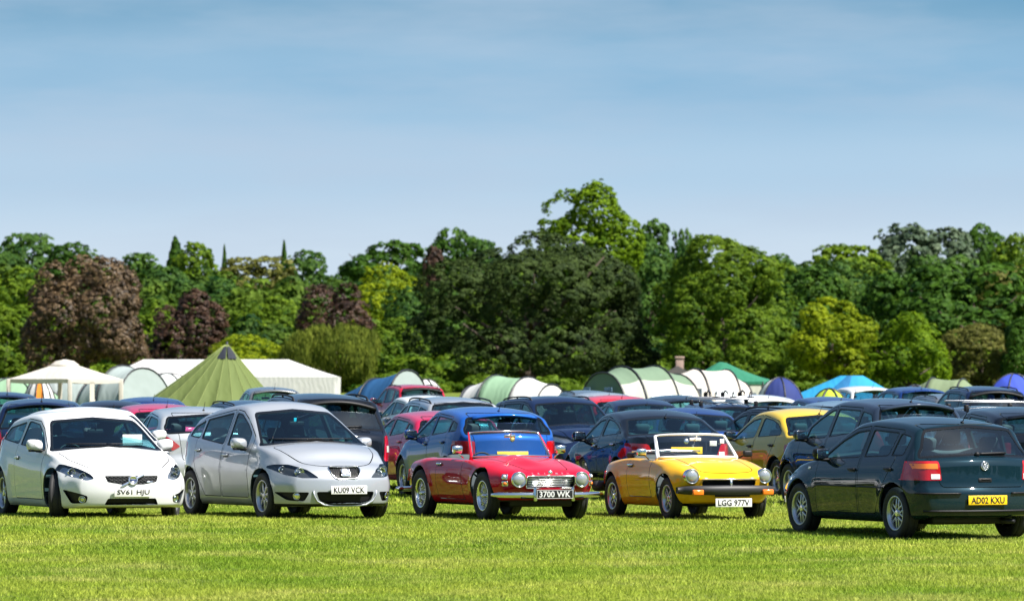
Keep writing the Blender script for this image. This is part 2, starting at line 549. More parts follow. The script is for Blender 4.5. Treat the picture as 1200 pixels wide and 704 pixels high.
# ------------------------------------------------------------------ pieces every car shares
def seat_mesh():
    m = MB()
    m.box((.02, 0, .12), (.50, .48, .18), SEATM, .06, seg=3)
    M = Matrix.Translation((-.24, 0, .18)) @ Matrix.Rotation(R(-18), 4, 'Y')
    m.box((0, 0, .28), (.15, .48, .60), SEATM, .06, M, 3, (.8, .86))
    m.box((0, 0, .68), (.10, .26, .18), SEATM, .05, M, 3, (.9, .85))
    m.tube([M @ Vector((0, .06, .55)), M @ Vector((0, .06, .62))], .008, DARKMET, 6)
    m.tube([M @ Vector((0, -.06, .55)), M @ Vector((0, -.06, .62))], .008, DARKMET, 6)
    return m.mesh('seat')
def bench_mesh():
    m = MB()
    m.box((.05, 0, .12), (.50, 1.28, .2), SEATM, .06, seg=3)
    M = Matrix.Translation((-.22, 0, .18)) @ Matrix.Rotation(R(-20), 4, 'Y')
    m.box((0, 0, .25), (.14, 1.28, .56), SEATM, .05, M, 3)
    for y in (-.42, .42): m.box((0, y, .60), (.09, .25, .16), SEATM, .045, M, 3)
    return m.mesh('rear_seat')
def low_seat_mesh():
    m = MB()
    m.box((.02, 0, .10), (.48, .46, .16), SEATM, .06, seg=3)
    M = Matrix.Translation((-.24, 0, .14)) @ Matrix.Rotation(R(-20), 4, 'Y')
    m.box((0, 0, .24), (.13, .46, .50), SEATM, .06, M, 3, (.8, .8))
    return m.mesh('seat')
def steer_mesh():
    m = MB(); n = 28
    m.tube([(0, .185*math.cos(2*PI*k/n), .185*math.sin(2*PI*k/n)) for k in range(n)], .014, BLACK, 6, True)
    m.box((0, 0, 0), (.05, .14, .11), BLACK, .03)
    for a in (0, 120, 240):
        a = R(a + 90 + 60); m.tube([(0, 0, 0), (0, .18*math.cos(a), .18*math.sin(a))], .014, BLACK, 6)
    return m.mesh('steering_wheel')
SHARED = {}
def shared(k, fn):
    if k not in SHARED: SHARED[k] = fn()
    return SHARED[k]

def tyre_mesh(r, w, rim):
    m = MB(); h = w / 2; s = r - rim
    pr = [(rim - .01, -h*.72), (rim + .004, -h*.80), (rim + s*.35, -h*.98), (rim + s*.65, -h), (r - .022, -h*.93), (r - .006, -h*.80)]
    for q in (-.42, 0, .42):
        pr += [(r, h*(q - .16)), (r - .008, h*(q - .02 - .02)), (r - .008, h*(q + .02)), (r, h*(q + .06))] if q else [(r, -h*.1), (r, h*.1)]
    pr += [(r - .006, h*.80), (r - .022, h*.93), (rim + s*.65, h), (rim + s*.35, h*.98), (rim + .004, h*.80), (rim - .01, h*.72)]
    m.lathe(pr, RUBBER, 40)
    return m.mesh('tyre')
def rim_mesh(r, w, kind):
    """outer face at +y"""
    m = MB(); h = w / 2
    mat = CHROME if kind in ('wire',) else ALLOY
    m.lathe([(r - .012, -h*.7), (r - .014, h*.45), (r - .002, h*.74), (r + .006, h*.78), (r + .004, h*.82), (r - .012, h*.80), (r - .03, h*.5), (r - .035, -h*.6)], mat, 36)
    m.lathe([(0, -h*.25), (r*.98, -h*.25)], DARKMET, 24)          # what one sees between the spokes
    m.lathe([(0, -h*.12), (r*.62, -h*.12), (r*.64, -h*.2)], DARKMET, 24)
    if kind == 'wire':
        m.lathe([(0, h*.75), (.018, h*.74), (.03, h*.62), (.034, h*.1), (.045, 0)], CHROME, 16)
        for k in range(36):
            a = 2*PI*k/36; b = a + (.32 if k % 2 else -.32)
            m.tube([(.036*math.cos(b), h*(.5 if k % 4 < 2 else .1), .036*math.sin(b)), ((r - .02)*math.cos(a), h*(.35 if k % 4 < 2 else -.1), (r - .02)*math.sin(a))], .0038, CHROME, 4)
        m.box((0, h*.74, 0), (.13, .012, .022), CHROME, .004)
    elif kind == 'rostyle':
        m.lathe([(0, h*.30), (.05, h*.32), (.052, h*.46), (.03, h*.50), (0, h*.5)], CHROME, 20)
        for k in range(4):
            a = PI/4 + k*PI/2
            M = Matrix.Rotation(a, 4, 'Y')
            for q in (-.028, .028): m.box((r*.5, h*.36, q), (r*.92, .018, .028), ALLOY, .006, M)
        for k in range(4):
            a = k*PI/2 + PI/4; m.ball((.036*math.cos(a), h*.42, .036*math.sin(a)), (.008, .01, .008), CHROME, n=8, m=5)
    else:
        n = {'five': 5, 'seven': 7, 'six2': 6, 'ten': 10}[kind]
        m.lathe([(0, h*.60), (.030, h*.59), (.055, h*.52), (.06, h*.36), (r*.3, h*.30)], mat, 20)
        m.lathe([(.034, h*.605), (.0, h*.63)], EMBLEM, 16)
        for k in range(n):
            M = Matrix.Rotation(2*PI*k/n + PI/2, 4, 'Y')
            wdt = {'five': .075, 'seven': .05, 'six2': .026, 'ten': .03}[kind]
            for q in ((-.030, .030) if kind == 'six2' else (0,)):
                m.box(((r - .012 + .03)/2, h*.46, q), (r - .042, h*.22, wdt), mat, .008, M @ Matrix.Rotation(R(-4), 4, 'Z'), 2)
        for k in range(5):
            a = 2*PI*k/5 + .3; m.ball((.045*math.cos(a), h*.5, .045*math.sin(a)), (.008, .008, .008), DARKMET, n=6, m=4)
    return m.mesh('rim')

def wheels(root, S):
    ax, tr = S['ax'], S.get('track', S['W'] - .26)
    key = (S['rw'], S.get('tw', .2), S.get('rim', .2), S.get('wheel', 'five'))
    ty = shared(('ty',) + key[:3], lambda: tyre_mesh(*key[:3])); ri = shared(('ri',) + key, lambda: rim_mesh(key[2], key[1], key[3]))
    for x in (ax, ax - S['wb']):
        for sg in (1, -1):
            rz = (0 if sg > 0 else PI) + (S.get('steer', 0) if x > 0 else 0)
            w = empty('wheel', (x, sg*tr/2, S['rw'] - .012), rz, root)
            link('tyre', ty, w); link('rim', ri, w)

def plate_part(name, root, M, text, kind='white', sx=.52, sy=.111, size=.098):
    """number plate: M puts its z out of the car, x along it as read, y up"""
    m = MB(); mat = {'white': PLATEW, 'yellow': PLATEY, 'black': PLATEB}[kind]
    m.box((0, 0, .004), (sx, sy, .008), mat, .003, M)
    if kind == 'black':
        for (c, d) in (((0, sy/2 - .003, .009), (sx, .005, .004)), ((0, -sy/2 + .003, .009), (sx, .005, .004)), ((sx/2 - .003, 0, .009), (.005, sy - .012, .004)), ((-sx/2 + .003, 0, .009), (.005, sy - .012, .004))):
            m.box(c, d, SILVERINK, 0, M)
    if text:
        vs, fs = text_geo(text, size, .0016)
        w = max(v[0] for v in vs) - min(v[0] for v in vs); hh = max(v[1] for v in vs) - min(v[1] for v in vs)
        cx = (max(v[0] for v in vs) + min(v[0] for v in vs))/2; cy = (max(v[1] for v in vs) + min(v[1] for v in vs))/2
        k = sx*.86 / w; ky = sy*.72 / hh
        m.add([((v[0]-cx)*k, (v[1]-cy)*ky, v[2] + .010) for v in vs], fs, SILVERINK if kind == 'black' else INK, False, M)
    return m.build(name, root)

def spec(L, W, H, wb, fo, zb0, zb1, xw0, xw1, zw1, xa, xr1, zr1, xg0, zg0, zt, beltf, beltr, deck=None, rw=.31, **kw):
    xf = wb/2 + fo; xr = xf - L
    def line(a, b, k=(.1, .9)): return [(a[0] + (b[0]-a[0])*t, a[1] + (b[1]-a[1])*t) for t in (0,) + tuple(k) + (1,)]
    top = [(xr, zt - .05), (xr + .03, zt)]
    if deck: top += [(xr + .2, zt + .025), (xg0 - .08, zg0 - .01)]
    top += line((xg0, zg0), (xr1, zr1)) + [(xa, H), ((xa + xw1)/2, H - (H - zw1)*.22)] + line((xw1, zw1), (xw0, zb1)) + \
        [(xw0 + .12, zb1 - .015), ((xw0 + xf)/2, zb1 - (zb1 - zb0)*.36), (xf - .25, zb0 + .05), (xf - .06, zb0 - .01), (xf, zb0 - .06)]
    cl = kw.pop('clear', .19)
    S = dict(L=L, W=W, H=H, wb=wb, xf=xf, xr=xr, ax=wb/2, rw=rw, ra=rw + .05, top=top, xw0=xw0, xw1=xw1, xg0=xg0, xr1=xr1, zb1=zb1, zg0=zg0, zt=zt, deck=deck,
             belt=[(xr, zt - .03), (min(xg0 + .05, xr1 - .1), beltr), (xw0 - .55, beltf), (xw0 + .1, zb1 - .09), (xf - .3, zb0 - .06), (xf, zb0 - .09)],
             bot=[(xr, cl + .07), (xr + .4, cl + .02), (xr + .9, cl), (xf - .9, cl), (xf - .35, cl), (xf, cl + .02)],
             plan=[(xr, .80), (xr + .25, .92), (xr + .8, .985), (0, 1.), (wb/2, .985), (xf - .4, .955), (xf, .80)],
             crown=[(xr, .025), (xg0, .035), (xr1, .05), (xw1, .05), (xw0, .06), (xf - .4, .06), (xf, .03)],
             rc=[(xr, .05), (xg0, .055), (xr1, .10), (xw1, .10), (xw1 + .2, .07), (xw0, .055), (xf - .5, .08), (xf, .06)],
             bow=[(xr, -.20), (xr + .4, -.15), (xr1, -.07), (0, 0), (xw1, .06), (xw0, .14), (xf - .35, .20), (xf, .30)],
             nose=[(.1, -.10), (.22, -.03), (.38, 0), (.52, -.01), (.62, -.05), (.75, -.13), (1., -.2)],
             tail=[(.2, -.10), (.36, -.01), (.5, 0), (.62, -.03), (.68, -.06), (1.0, -.07)],
             knots=[xw0, xw1, xg0, xr1], tumble=22)
    S.update(kw)
    return S

def poly_under(b, xa, xb, z0, dz):
    """the outline between a height z0 and the roof rail, from xa back to xb"""
    rl = sorted(b.rail); X = [p[0] for p in rl]; Z = [p[1] for p in rl]
    xs = np.linspace(xb, xa, 26)
    return tidy([(xb, z0), (xa, z0)] + [(float(x), float(np.interp(x, X, Z)) + dz) for x in xs[::-1]], .005)

def car_base(S, name, paintm):
    """cuts, panels, glass, wheels, cabin; S may bring its own front and rear"""
    b = Body(S); W2 = S['W'] / 2
    for sg in (1, -1):                                            # wheel openings
        for ax in (S['ax'], S['ax'] - S['wb']):
            n = 22
            b.cut('ARCH', 'arch', [(ax + S['ra']*math.cos(2*PI*k/n), S['rw'] + S['ra']*math.sin(2*PI*k/n)) for k in range(n)], sg)
    if 'bonnet' in S: b.cut('bonnet', 'top', rounded(S['bonnet'], .08), 1, .012)
    if 'boot' in S: b.cut('boot_lid', S.get('boot_view', 'rear'), rounded(S['boot'], .05), 1, .010)
    for i, (xa, xb, z0) in enumerate(S.get('doors', [])):
        if S.get('open'):
            p = [(xb, z0), (xa, z0), (xa, 2), (xb, 2)]
            bl = sorted(b.rail); X = [q[0] for q in bl]; Z = [q[1] for q in bl]
            p = [(xb, z0), (xa, z0), (xa, float(np.interp(xa, X, Z)) + .06), (xb, float(np.interp(xb, X, Z)) + .06)]
        else: p = poly_under(b, xa, xb, z0, .045)
        arch = S['ax'] - S['wb']
        if not S.get('open') and xb < arch + S['ra'] + .03:       # the rear door is cut back round the wheel
            p = clip(p, (arch + S['ra'] + .03, S['rw'] + .12), (.80, .60))
        for sg in (1, -1): b.cut(('door', i, sg), 'side', rounded(p, .04), sg, .011)
    wins = []
    if not S.get('open'):
        rl, bl = b.rail, b.beltl
        lo, hi = [], []
        for (x1, z1), (x2, z2) in zip(rl, bl):
            if z1 - S.get('win_top', .0) - (z2 + .022) > .03: lo.append((x1, z2 + .022)); hi.append((x1, z1 - S.get('win_top', .0)))
        dlo = lo + hi[::-1]
        for i, (fl, fu, rl_, ru, door) in enumerate(S['wins']):
            p = dlo; zl, zu = S['beltz'], S['H'] - .12
            if fl is not None:
                d = Vector((fu - fl, zu - zl)).normalized(); p = clip(p, (fl, zl), (-d.y, d.x))
            if rl_ is not None:
                d = Vector((ru - rl_, zu - zl)).normalized(); p = clip(p, (rl_, zl), (d.y, -d.x))
            p = rounded(tidy(p, .005), S.get('win_r', .045))
            if len(p) < 3: continue
            for sg in (1, -1):
                b.cut(('seal', door, sg), 'side', p, sg); b.cut(('glass', i, sg), 'side', inset(p, .016), sg)
            wins.append((i, door))
        for nm, xa, xb, view, m in (('windscreen', S['xw1'], S['xw0'], 'front', .0), ('rear_window', S['xr1'], S['xg0'], 'rear', .0)):
            a, c = min(xa, xb), max(xa, xb)
            pre = [(t, cc) for t, cc, x in zip(b.railtop, b.cen, b.xs) if a - 1e-4 <= x <= c + 1e-4]
            pre.sort(key=lambda q: q[0][2])
            e = S.get('glass_in', .0)
            L = [(q[0][1] + .015 - e, q[0][2]) for q in pre]
            zb, zt = pre[0][1][1], pre[-1][1][1]
            if view == 'rear' and 'rwin_low' in S: L = [q for q in L if q[1] > S['rwin_low']]; zb = S['rwin_low'] + .01; L = [(L[0][0] - .01, S['rwin_low'])] + L
            p = [(0, zb + .004)] + L + [(0, zt - .004)] + [(-y, z) for y, z in L[::-1]]
            p = rounded(tidy(ccw(p), .004), .06)
            b.cut('frit_' + nm, view, p); b.cut(nm, view, inset(p, .03))
    else:
        b.cut('GONE', 'top', rounded(S['cockpit'], .10))
    for it in S.get('cuts', []):                                  # lamps, grilles, intakes: (tag, view, polygon, mirrored, rounding)
        tg, view, poly, mir, rr = it
        p = rounded(poly, rr)
        if mir:
            b.cut((tg, 1), view, p); b.cut((tg, -1), view, [(-y, z) for y, z in p])
        else: b.cut((tg, 0), view, p)
    b.finish()
    root = empty(name)
    seals = [t for t in b.tags if isinstance(t, tuple) and t[0] == 'seal']
    bodytags = ['body'] + [t for t in seals if t[1] is None] + ['frit_windscreen'] + ([] if 'boot' in S and not S.get('deck') else ['frit_rear_window'])
    mm = {t: (2 if isinstance(t, str) else 1) for t in bodytags[1:]}
    low = [t for t in b.tags if isinstance(t, tuple) and t[0] == 'lower_trim']
    bodytags += low; mm.update({t: 1 for t in low})
    b.part(bodytags, 'body', [paintm, BLACK, FRIT, LINING], .022, 0, root, matmap=mm)
    if 'bonnet' in b.tags: b.part(['bonnet'], 'bonnet', [paintm, LINING], .02, .001, root)
    if 'boot_lid' in b.tags:
        b.part(['boot_lid'] + ([] if S.get('deck') else ['frit_rear_window']), 'boot_lid', [paintm, FRIT, LINING], .02, .001, root, matmap={'frit_rear_window': 1})
    doors = {}
    for i, dd in enumerate(S.get('doors', [])):
        for sg in (1, -1):
            d = b.part([('door', i, sg), ('seal', i, sg)], 'door', [paintm, BLACK, LINING], .022, .001, root, matmap={('seal', i, sg): 1})
            doors[(i, sg)] = d
            if d and S.get('handles', True):
                hx, hz = S['hand'][i]
                m = MB(); M = b.frame('side', hx, hz, sg)
                m.box((0, 0, .022), (.17, .028, .022), S.get('handle_mat') or paintm, .009, M); m.box((0, -.004, .002), (.15, .05, .006), DARKMET, .002, M)
                m.build('handle', d)
    for i, door in wins:
        for sg in (1, -1):
            b.part([('glass', i, sg)], 'window', [S.get('glass_mats', {}).get(i, GLASS)], 0, -.006, doors.get((door, sg)) or root)
    b.part(['windscreen'], 'windscreen', [GLASS], 0, -.003, root)
    b.part(['rear_window'], 'rear_window', [S.get('rear_glass', GLASS)], 0, -.003, root)
    # what lies under: floor pan and wheel housings
    m = MB()
    m.box(((S['xf'] + S['xr'])/2, 0, .235), (S['L'] - .7, S['W']*.62, .13), DARKMET, .03)
    m.tube([(S['ax'], -.6, S['rw']-.03), (S['ax'], .6, S['rw']-.03)], .035, DARKMET, 8); m.tube([(S['ax']-S['wb'], -.6, S['rw']-.03), (S['ax']-S['wb'], .6, S['rw']-.03)], .035, DARKMET, 8)
    if S.get('exhaust', True): m.tube([(S['xr'] + 1.2, -.3, .2), (S['xr'] + .12, -.42, .21)], .03, DARKMET, 8)
    for ax in (S['ax'], S['ax'] - S['wb']):
        for sg in (1, -1):
            r = S['ra'] + .004
            M = Matrix.Translation((ax, 0, S['rw']))
            m.lathe([(r, sg*(W2 - .09)), (r, sg*(W2 - .38)), (.02, sg*(W2 - .38))], DARKMET, 20, M, 'y', R(-12), R(192))
    m.build('underbody', root)
    wheels(root, S)
    # cabin
    if not S.get('open'):
        sx, sz = S.get('seat', (.0, .36)); rx = S.get('rear_x', sx - .86)
        for sg in (1, -1): o = link('seat', shared('seat', seat_mesh), root); o.location = (sx, sg*.37, sz)
        o = link('rear_seat', shared('bench', bench_mesh), root); o.location = (rx, 0, sz + .02)
        o = link('steering_wheel', shared('steer', steer_mesh), root); o.location = (sx + .48, -.37, sz + .46); o.rotation_euler = (0, R(-25), 0)
        m = MB(); zd = S['zb1'] - .085
        m.box((S['xw0'] - .22, 0, zd - .09), (.50, S['W'] - .34, .20), LINING, .06, seg=3); m.box((sx + .66, -.37, zd + .01), (.24, .34, .07), LINING, .03)
        m.build('dashboard', root)
        o = link('mirror_glass', shared('rvm', lambda: MB().box((0, 0, 0), (.03, .22, .06), BLACK, .012).tube([(.01, 0, .02), (.03, 0, .10)], .01, BLACK, 6).mesh('interior_mirror')), root)
        o.name = 'interior_mirror'; o.location = (S['xw1'] + .16, 0, curve(S['top'])(S['xw1'] + .16) - .12)
    if 'mirror' in S:
        mx, mz, ms = S['mirror']
        for sg in (1, -1):
            p, n = b.hit('side', mx, mz, sg)
            m = MB(); M = Matrix.Translation((mx - .02, p.y + sg*.12, mz + .05))
            MM = M @ Matrix.Rotation(sg*R(12), 4, 'Z'); rows = []
            for xx, kk in ((-.055, .93), (-.04, .99), (-.01, 1.), (.03, .93), (.055, .78), (.072, .5), (.078, .05)):
                rows.append([(xx*ms, .112*ms*kk*math.copysign(abs(math.cos(a))**.62, math.cos(a)), .076*ms*kk*math.copysign(abs(math.sin(a))**.7, math.sin(a)) + .01*math.cos(a)*sg) for a in np.linspace(0, 2*PI, 21)[:-1]])
            m.grid(rows, S.get('mirror_mat') or paintm, True, True, MM)
            m.box((-.055*ms, 0, 0), (.012, .19*ms, .12*ms), CHROME, .004, M @ Matrix.Rotation(sg*R(12), 4, 'Z'))
            m.box((.0, -sg*.02, -.075*ms), (.09, .2, .03), BLACK, .012, M)
            m.tube([(0, -sg*.02, -.075*ms), (0, -sg*.16, -.085*ms)], .022, BLACK, 8, M=M)
            m.build('wing_mirror', root)
    if 'antenna' in S:
        axx, ln, ay = S['antenna']; p, n = b.hit('top', axx, ay)
        MB().ball(p, (.03, .022, .018), BLACK).tube([p, p + Vector((-ln*.72, 0, ln*.70))], [.006, .003], BLACK, 6).build('antenna', root)
    if 'rails' in S:
        x0, x1, mat = S['rails']
        for sg in (1, -1):
            m = MB(); pts = []
            ry = S.get('rail_y', .60)
            for k in range(13):
                t = k/12; x = x0 + (x1 - x0)*t; p, n = b.hit('top', x, sg*ry)
                pts.append(p + Vector((0, 0, -.01 + .042*min(1, math.sin(PI*t)*4.5))))
            m.tube(pts, .016, mat, 8); 
            m.tube([pts[6] + Vector((0, 0, -.042)), pts[6]], .016, mat, 8)
            m.build('roof_rail', root)
    return root, b

def lamp(b, root, key, name='headlight', bulbs=(), housing=None, depth=.045, drl=None):
    """recessed housing with reflector bowls behind a clear lens; bulbs: (y, z, radius) seen from the front"""
    o = b.part([key], name, [housing or LAMP], 0, -depth, root, rim=-depth*.9)
    if o is None: return None
    b.part([key], 'lens', [CLEARG], 0, .0, o)
    sg = key[1]
    for y, z, r in bulbs:
        M = b.frame('front', sg*y, z, off=-depth + .004)
        M = Matrix.Translation(M.translation) @ Matrix.Rotation(R(90), 4, 'Y') @ Matrix.Rotation(R(90), 4, 'Z')
        m = MB(); m.lathe([(0, .0), (r*.45, .004), (r*.8, .02), (r, .034), (r*1.06, .034), (r*1.08, 0)], CHROME, 20, M, 'z'); m.ball((0, 0, .016), (r*.34, r*.34, r*.3), LAMP if housing else LAMPD, M, 10, 6)
        m.build('reflector', o)
    return o
def seen(b, root, keys, name, mat, off=.006, rim=.02, thick=0):
    for k in keys:
        o = b.part([k], name, [mat], thick, off, root, rim=rim)
    return o
def disc(b, root, view, y, z, r, name, mat, ring=None, off=.0, dome=.35):
    M = b.frame(view, y, z, off=off)
    m = MB(); m.lathe([(r, -.01), (r, .0), (r*.7, r*dome*.7), (r*.35, r*dome*.94), (0, r*dome)], mat, 20, M, 'z')
    if ring: m.lathe([(r*1.0, -.015), (r*1.16, -.005), (r*1.2, .006), (r*1.1, .012), (r, .004)], ring, 20, M, 'z')
    return m.build(name, root)
# ------------------------------------------------------------------ the five cars of the front row
P_WHITE = paint('white', (.64, .65, .66), 0, .35, .010)
P_SILVER = paint('silver', (.36, .385, .42), .35, .32)
P_RED = paint('red', (.50, .004, .022), 0, .3)
P_YELLOW = paint('yellow', (.78, .40, .004), 0, .3)
P_TEAL = paint('teal', (.004, .017, .026), .1, .3)

def ring_of(view, b, poly, r, mat, name, root, off=.006, closed=True):
    m = MB(); pts = []
    for a, c in poly:
        p, n = b.hit(view, a, c); pts.append(p + n*off)
    m.tube(pts, r, mat, 6, closed); return m.build(name, root)

def white_hatch():
    S = spec(4.25, 1.78, 1.447, 2.64, .87, .675, .955, 1.02, .20, 1.36, -.38, -1.35, 1.36, -1.95, 1.03, .97, .885, 1.03, clear=.15, rw=.32, wheel='five', rim=.215,
             steer=R(-24), mirror=(.62, .93, 1.0), antenna=None, beltz=.9)
    S.pop('antenna')
    S['flare'] = .03; S['track'] = 1.55
    S['bonnet'] = [(1.10, .74), (1.10, -.74), (1.55, -.70), (1.86, -.50), (2.02, -.30), (2.05, 0), (2.02, .30), (1.86, .50), (1.55, .70)]
    S['boot'] = [(-.50, .66), (.50, .66), (.60, 1.0), (.48, 1.37), (-.48, 1.37), (-.60, 1.0)]
    S['doors'] = [(.80, -.58, .25)]; S['hand'] = [(-.42, .80)]
    S['wins'] = [(None, None, -.52, -.50, 0), (-.60, -.60, -1.72, -1.30, None)]
    S['cuts'] = [('headlight', 'front', [(.50, .545), (.60, .52), (.76, .575), (.875, .66), (.868, .725), (.79, .735), (.64, .68), (.53, .60)], True, .03),
                 ('grille', 'front', [(-.37, .585), (.37, .585), (.335, .50), (.15, .468), (-.15, .468), (-.335, .50)], False, .02),
                 ('intake', 'front', [(-.33, .285), (.33, .285), (.37, .20), (-.37, .20)], False, .02),
                 ('fog', 'front', [(.845, .405), (.58, .315), (.60, .225), (.75, .215)], True, .03),
                 ('tail', 'rear', [(.60, .68), (.84, .70), (.80, 1.1), (.70, 1.15), (.66, .95)], True, .03)]
    root, b = car_base(S, 'parked_car', P_WHITE)
    for sg in (1, -1):
        lamp(b, root, ('headlight', sg), bulbs=[(.745, .655, .048), (.645, .605, .04)], depth=.04)
        o = b.part([('fog', sg)], 'fog_lamp', [BLACK], 0, -.035, root, rim=-.035)
        disc(b, o, 'front', sg*.655, .27, .042, 'lens', CLEARG, CHROME, off=-.02); disc(b, o, 'front', sg*.655, .27, .03, 'reflector', CHROME, off=-.03)
        b.part([('tail', sg)], 'tail_light', [REDL], 0, .004, root, rim=.02)
    g = b.part([('grille', 0)], 'grille', [BLACK], 0, -.03, root, rim=-.03)
    m = MB()
    for k in range(5):                                             # honeycomb bars
        z = .485 + k*.022
        for j in range(-6, 7):
            y = j*.056 + (.028 if k % 2 else 0)
            if abs(y) < .36 - (.585 - z)*.5:
                p, n = b.hit('front', y, z); m.box(p - n*.02, (.014, .040, .006), LAMPD, .002)
    m.build('mesh_bars', g)
    b.part([('intake', 0)], 'air_intake', [BLACK], 0, -.04, root, rim=-.04)
    M = b.frame('front', 0, .525, off=.004)
    m = MB(); m.box((0, 0, 0), (.36, .030, .012), EMBLEM, .004, M @ Matrix.Rotation(R(27), 4, 'Z'))
    m.lathe([(.066, -.01), (.066, .014), (.050, .018), (.047, .010), (0, .010)], EMBLEM, 28, M, 'z')
    m.box((0, 0, .014), (.085, .018, .006), prin('navy enamel', (.02, .04, .14), .3), .002, M)
    M2 = b.frame('front', .24, .500, off=-.005); m.box((0, 0, 0), (.09, .022, .01), EMBLEM, .003, M2)
    m.build('badge', root)
    plate_part('number_plate', root, b.frame('front', 0, .362, off=.006), 'SV61 HJU', 'white')
    m = MB()
    for y0, y1 in ((-.55, .05), (-.02, .52)):
        pts = []
        for k in range(8):
            t = k/7; y = y0 + (y1 - y0)*t; p, n = b.hit('front', y, .985 - .0*t); pts.append(p + n*.014)
        m.tube(pts, .008, BLACK, 6)
    m.build('wiper', root)
    p, n = b.hit('front', .42, 1.03)
    MB().box(p + Vector((-.10, 0, .02)), (.015, .27, .14), PAPER, 0, Matrix.Identity(4)).build('paper_sheet', root)
    return root

def silver_mpv():
    S = spec(4.28, 1.77, 1.568, 2.578, .90, .735, 1.03, 1.16, .30, 1.47, -.12, -1.42, 1.385, -1.96, 1.08, 1.00, .925, 1.07, clear=.17, rw=.318, wheel='seven', rim=.212,
             mirror=(.66, .955, 1.0), beltz=.95)
    S['side'] = [(0, .90), (.10, .955), (.22, .965), (.42, .985), (.62, 1.), (.72, .985), (.86, .965), (1, .93)]
    S['track'] = 1.54; S['plan'] = [(S['xr'], .74), (S['xr'] + .25, .88), (S['xr'] + .8, .97), (0, 1.), (1.3, .985), (S['xf'] - .4, .955), (S['xf'], .80)]
    S['top'] = [q for q in S['top']]
    S['bonnet'] = [(1.25, .70), (1.25, -.70), (1.65, -.62), (1.95, -.40), (2.03, -.24), (2.04, 0), (2.03, .24), (1.95, .40), (1.65, .62)]
    S['boot'] = [(-.50, .66), (.50, .66), (.60, 1.05), (.50, 1.48), (-.50, 1.48), (-.60, 1.05)]
    S['doors'] = [(.82, -.12, .28), (-.15, -1.15, .28)]; S['hand'] = [(.02, .84), (-1.0, .90)]
    S['wins'] = [(.66, .64, -.06, -.10, 0), (-.18, -.20, -1.04, -1.02, 1), (-1.10, -1.07, -1.62, -1.40, None)]
    S['cuts'] = [('headlight', 'front', [(.37, .555), (.58, .555), (.74, .59), (.872, .70), (.80, .735), (.66, .735), (.50, .665)], True, .03),
                 ('grille', 'front', [(-.225, .70), (.225, .70), (.215, .62), (.15, .545), (-.15, .545), (-.215, .62)], False, .035),
                 ('intake', 'front', [(-.42, .375), (.42, .375), (.37, .25), (.25, .212), (-.25, .212), (-.37, .25)], False, .04),
                 ('fog', 'front', [(.50, .37), (.845, .37), (.73, .26), (.56, .245)], True, .03),
                 ('lower_trim', 'front', [(-.9, .215), (-.9, .10), (.9, .10), (.9, .215)], False, .01),
                 ('tail', 'rear', [(.56, .78), (.80, .80), (.77, 1.02), (.62, 1.00)], True, .03)]
    root, b = car_base(S, 'parked_car', P_SILVER)
    for sg in (1, -1):
        lamp(b, root, ('headlight', sg), bulbs=[(.60, .655, .062), (.765, .68, .044)], housing=LAMPD, depth=.045)
        o = b.part([('fog', sg)], 'fog_lamp', [BLACK], 0, -.035, root, rim=-.035)
        disc(b, o, 'front', sg*.66, .315, .042, 'reflector', CHROME, CHROME, off=-.02)
        b.part([('tail', sg)], 'tail_light', [REDL], 0, .004, root, rim=.02)
    g = b.part([('grille', 0)], 'grille', [BLACK], 0, -.03, root, rim=-.03)
    m = MB()
    for j in range(-7, 8):
        y = j*.028; zt, zb = .69, .556 + .0 * abs(y) + (.05 if abs(y) > .17 else 0)
        p, n = b.hit('front', y, (zt + zb)/2); m.box(p - n*.018, (.01, .007, zt - zb), LAMPD, .002)
    m.build('grille_bars', g)
    ring_of('front', b, rounded([(-.225, .70), (.225, .70), (.215, .62), (.15, .545), (-.15, .545), (-.215, .62)], .035), .008, CHROME, 'grille_surround', root)
    ring_of('front', b, [(-.45, .39), (-.44, .33), (-.40, .25), (-.30, .205), (-.15, .195), (0, .193), (.15, .195), (.30, .205), (.40, .25), (.44, .33), (.45, .39)], .014, P_SILVER, 'intake_surround', root, .006, False)
    b.part([('intake', 0)], 'air_intake', [BLACK], 0, -.04, root, rim=-.04)
    M = b.frame('front', 0, .625, off=.0)
    m = MB()                                                        # square emblem of two bent strokes
    m.box((0, 0, 0), (.125, .118, .02), EMBLEM, .012, M); m.box((.022, .018, .012), (.085, .012, .006), LAMPD, .001, M @ Matrix.Rotation(R(-8), 4, 'Z')); m.box((-.022, -.018, .012), (.085, .012, .006), LAMPD, .001, M @ Matrix.Rotation(R(-8), 4, 'Z'))
    m.build('badge', root)
    plate_part('number_plate', root, b.frame('front', .02, .398, off=.012), 'KU09 VCK', 'white')
    m = MB(); m.tube([(1.05 - .35*0, -.60, 1.07), (.98, -.56, 1.10)], .008, BLACK, 6)
    pts = [b.hit('front', y, 1.062)[0] + Vector((.012, 0, .004)) for y in np.linspace(-.62, .60, 12)]
    m.tube(pts, .009, BLACK, 6); m.build('wiper', root)
    m = MB(); m.box((.42, 0, 1.29), (.01, .05, .11), prin('cyan tag', (.02, .55, .70), .5), .003); m.build('hanging_tag', root)
    return root

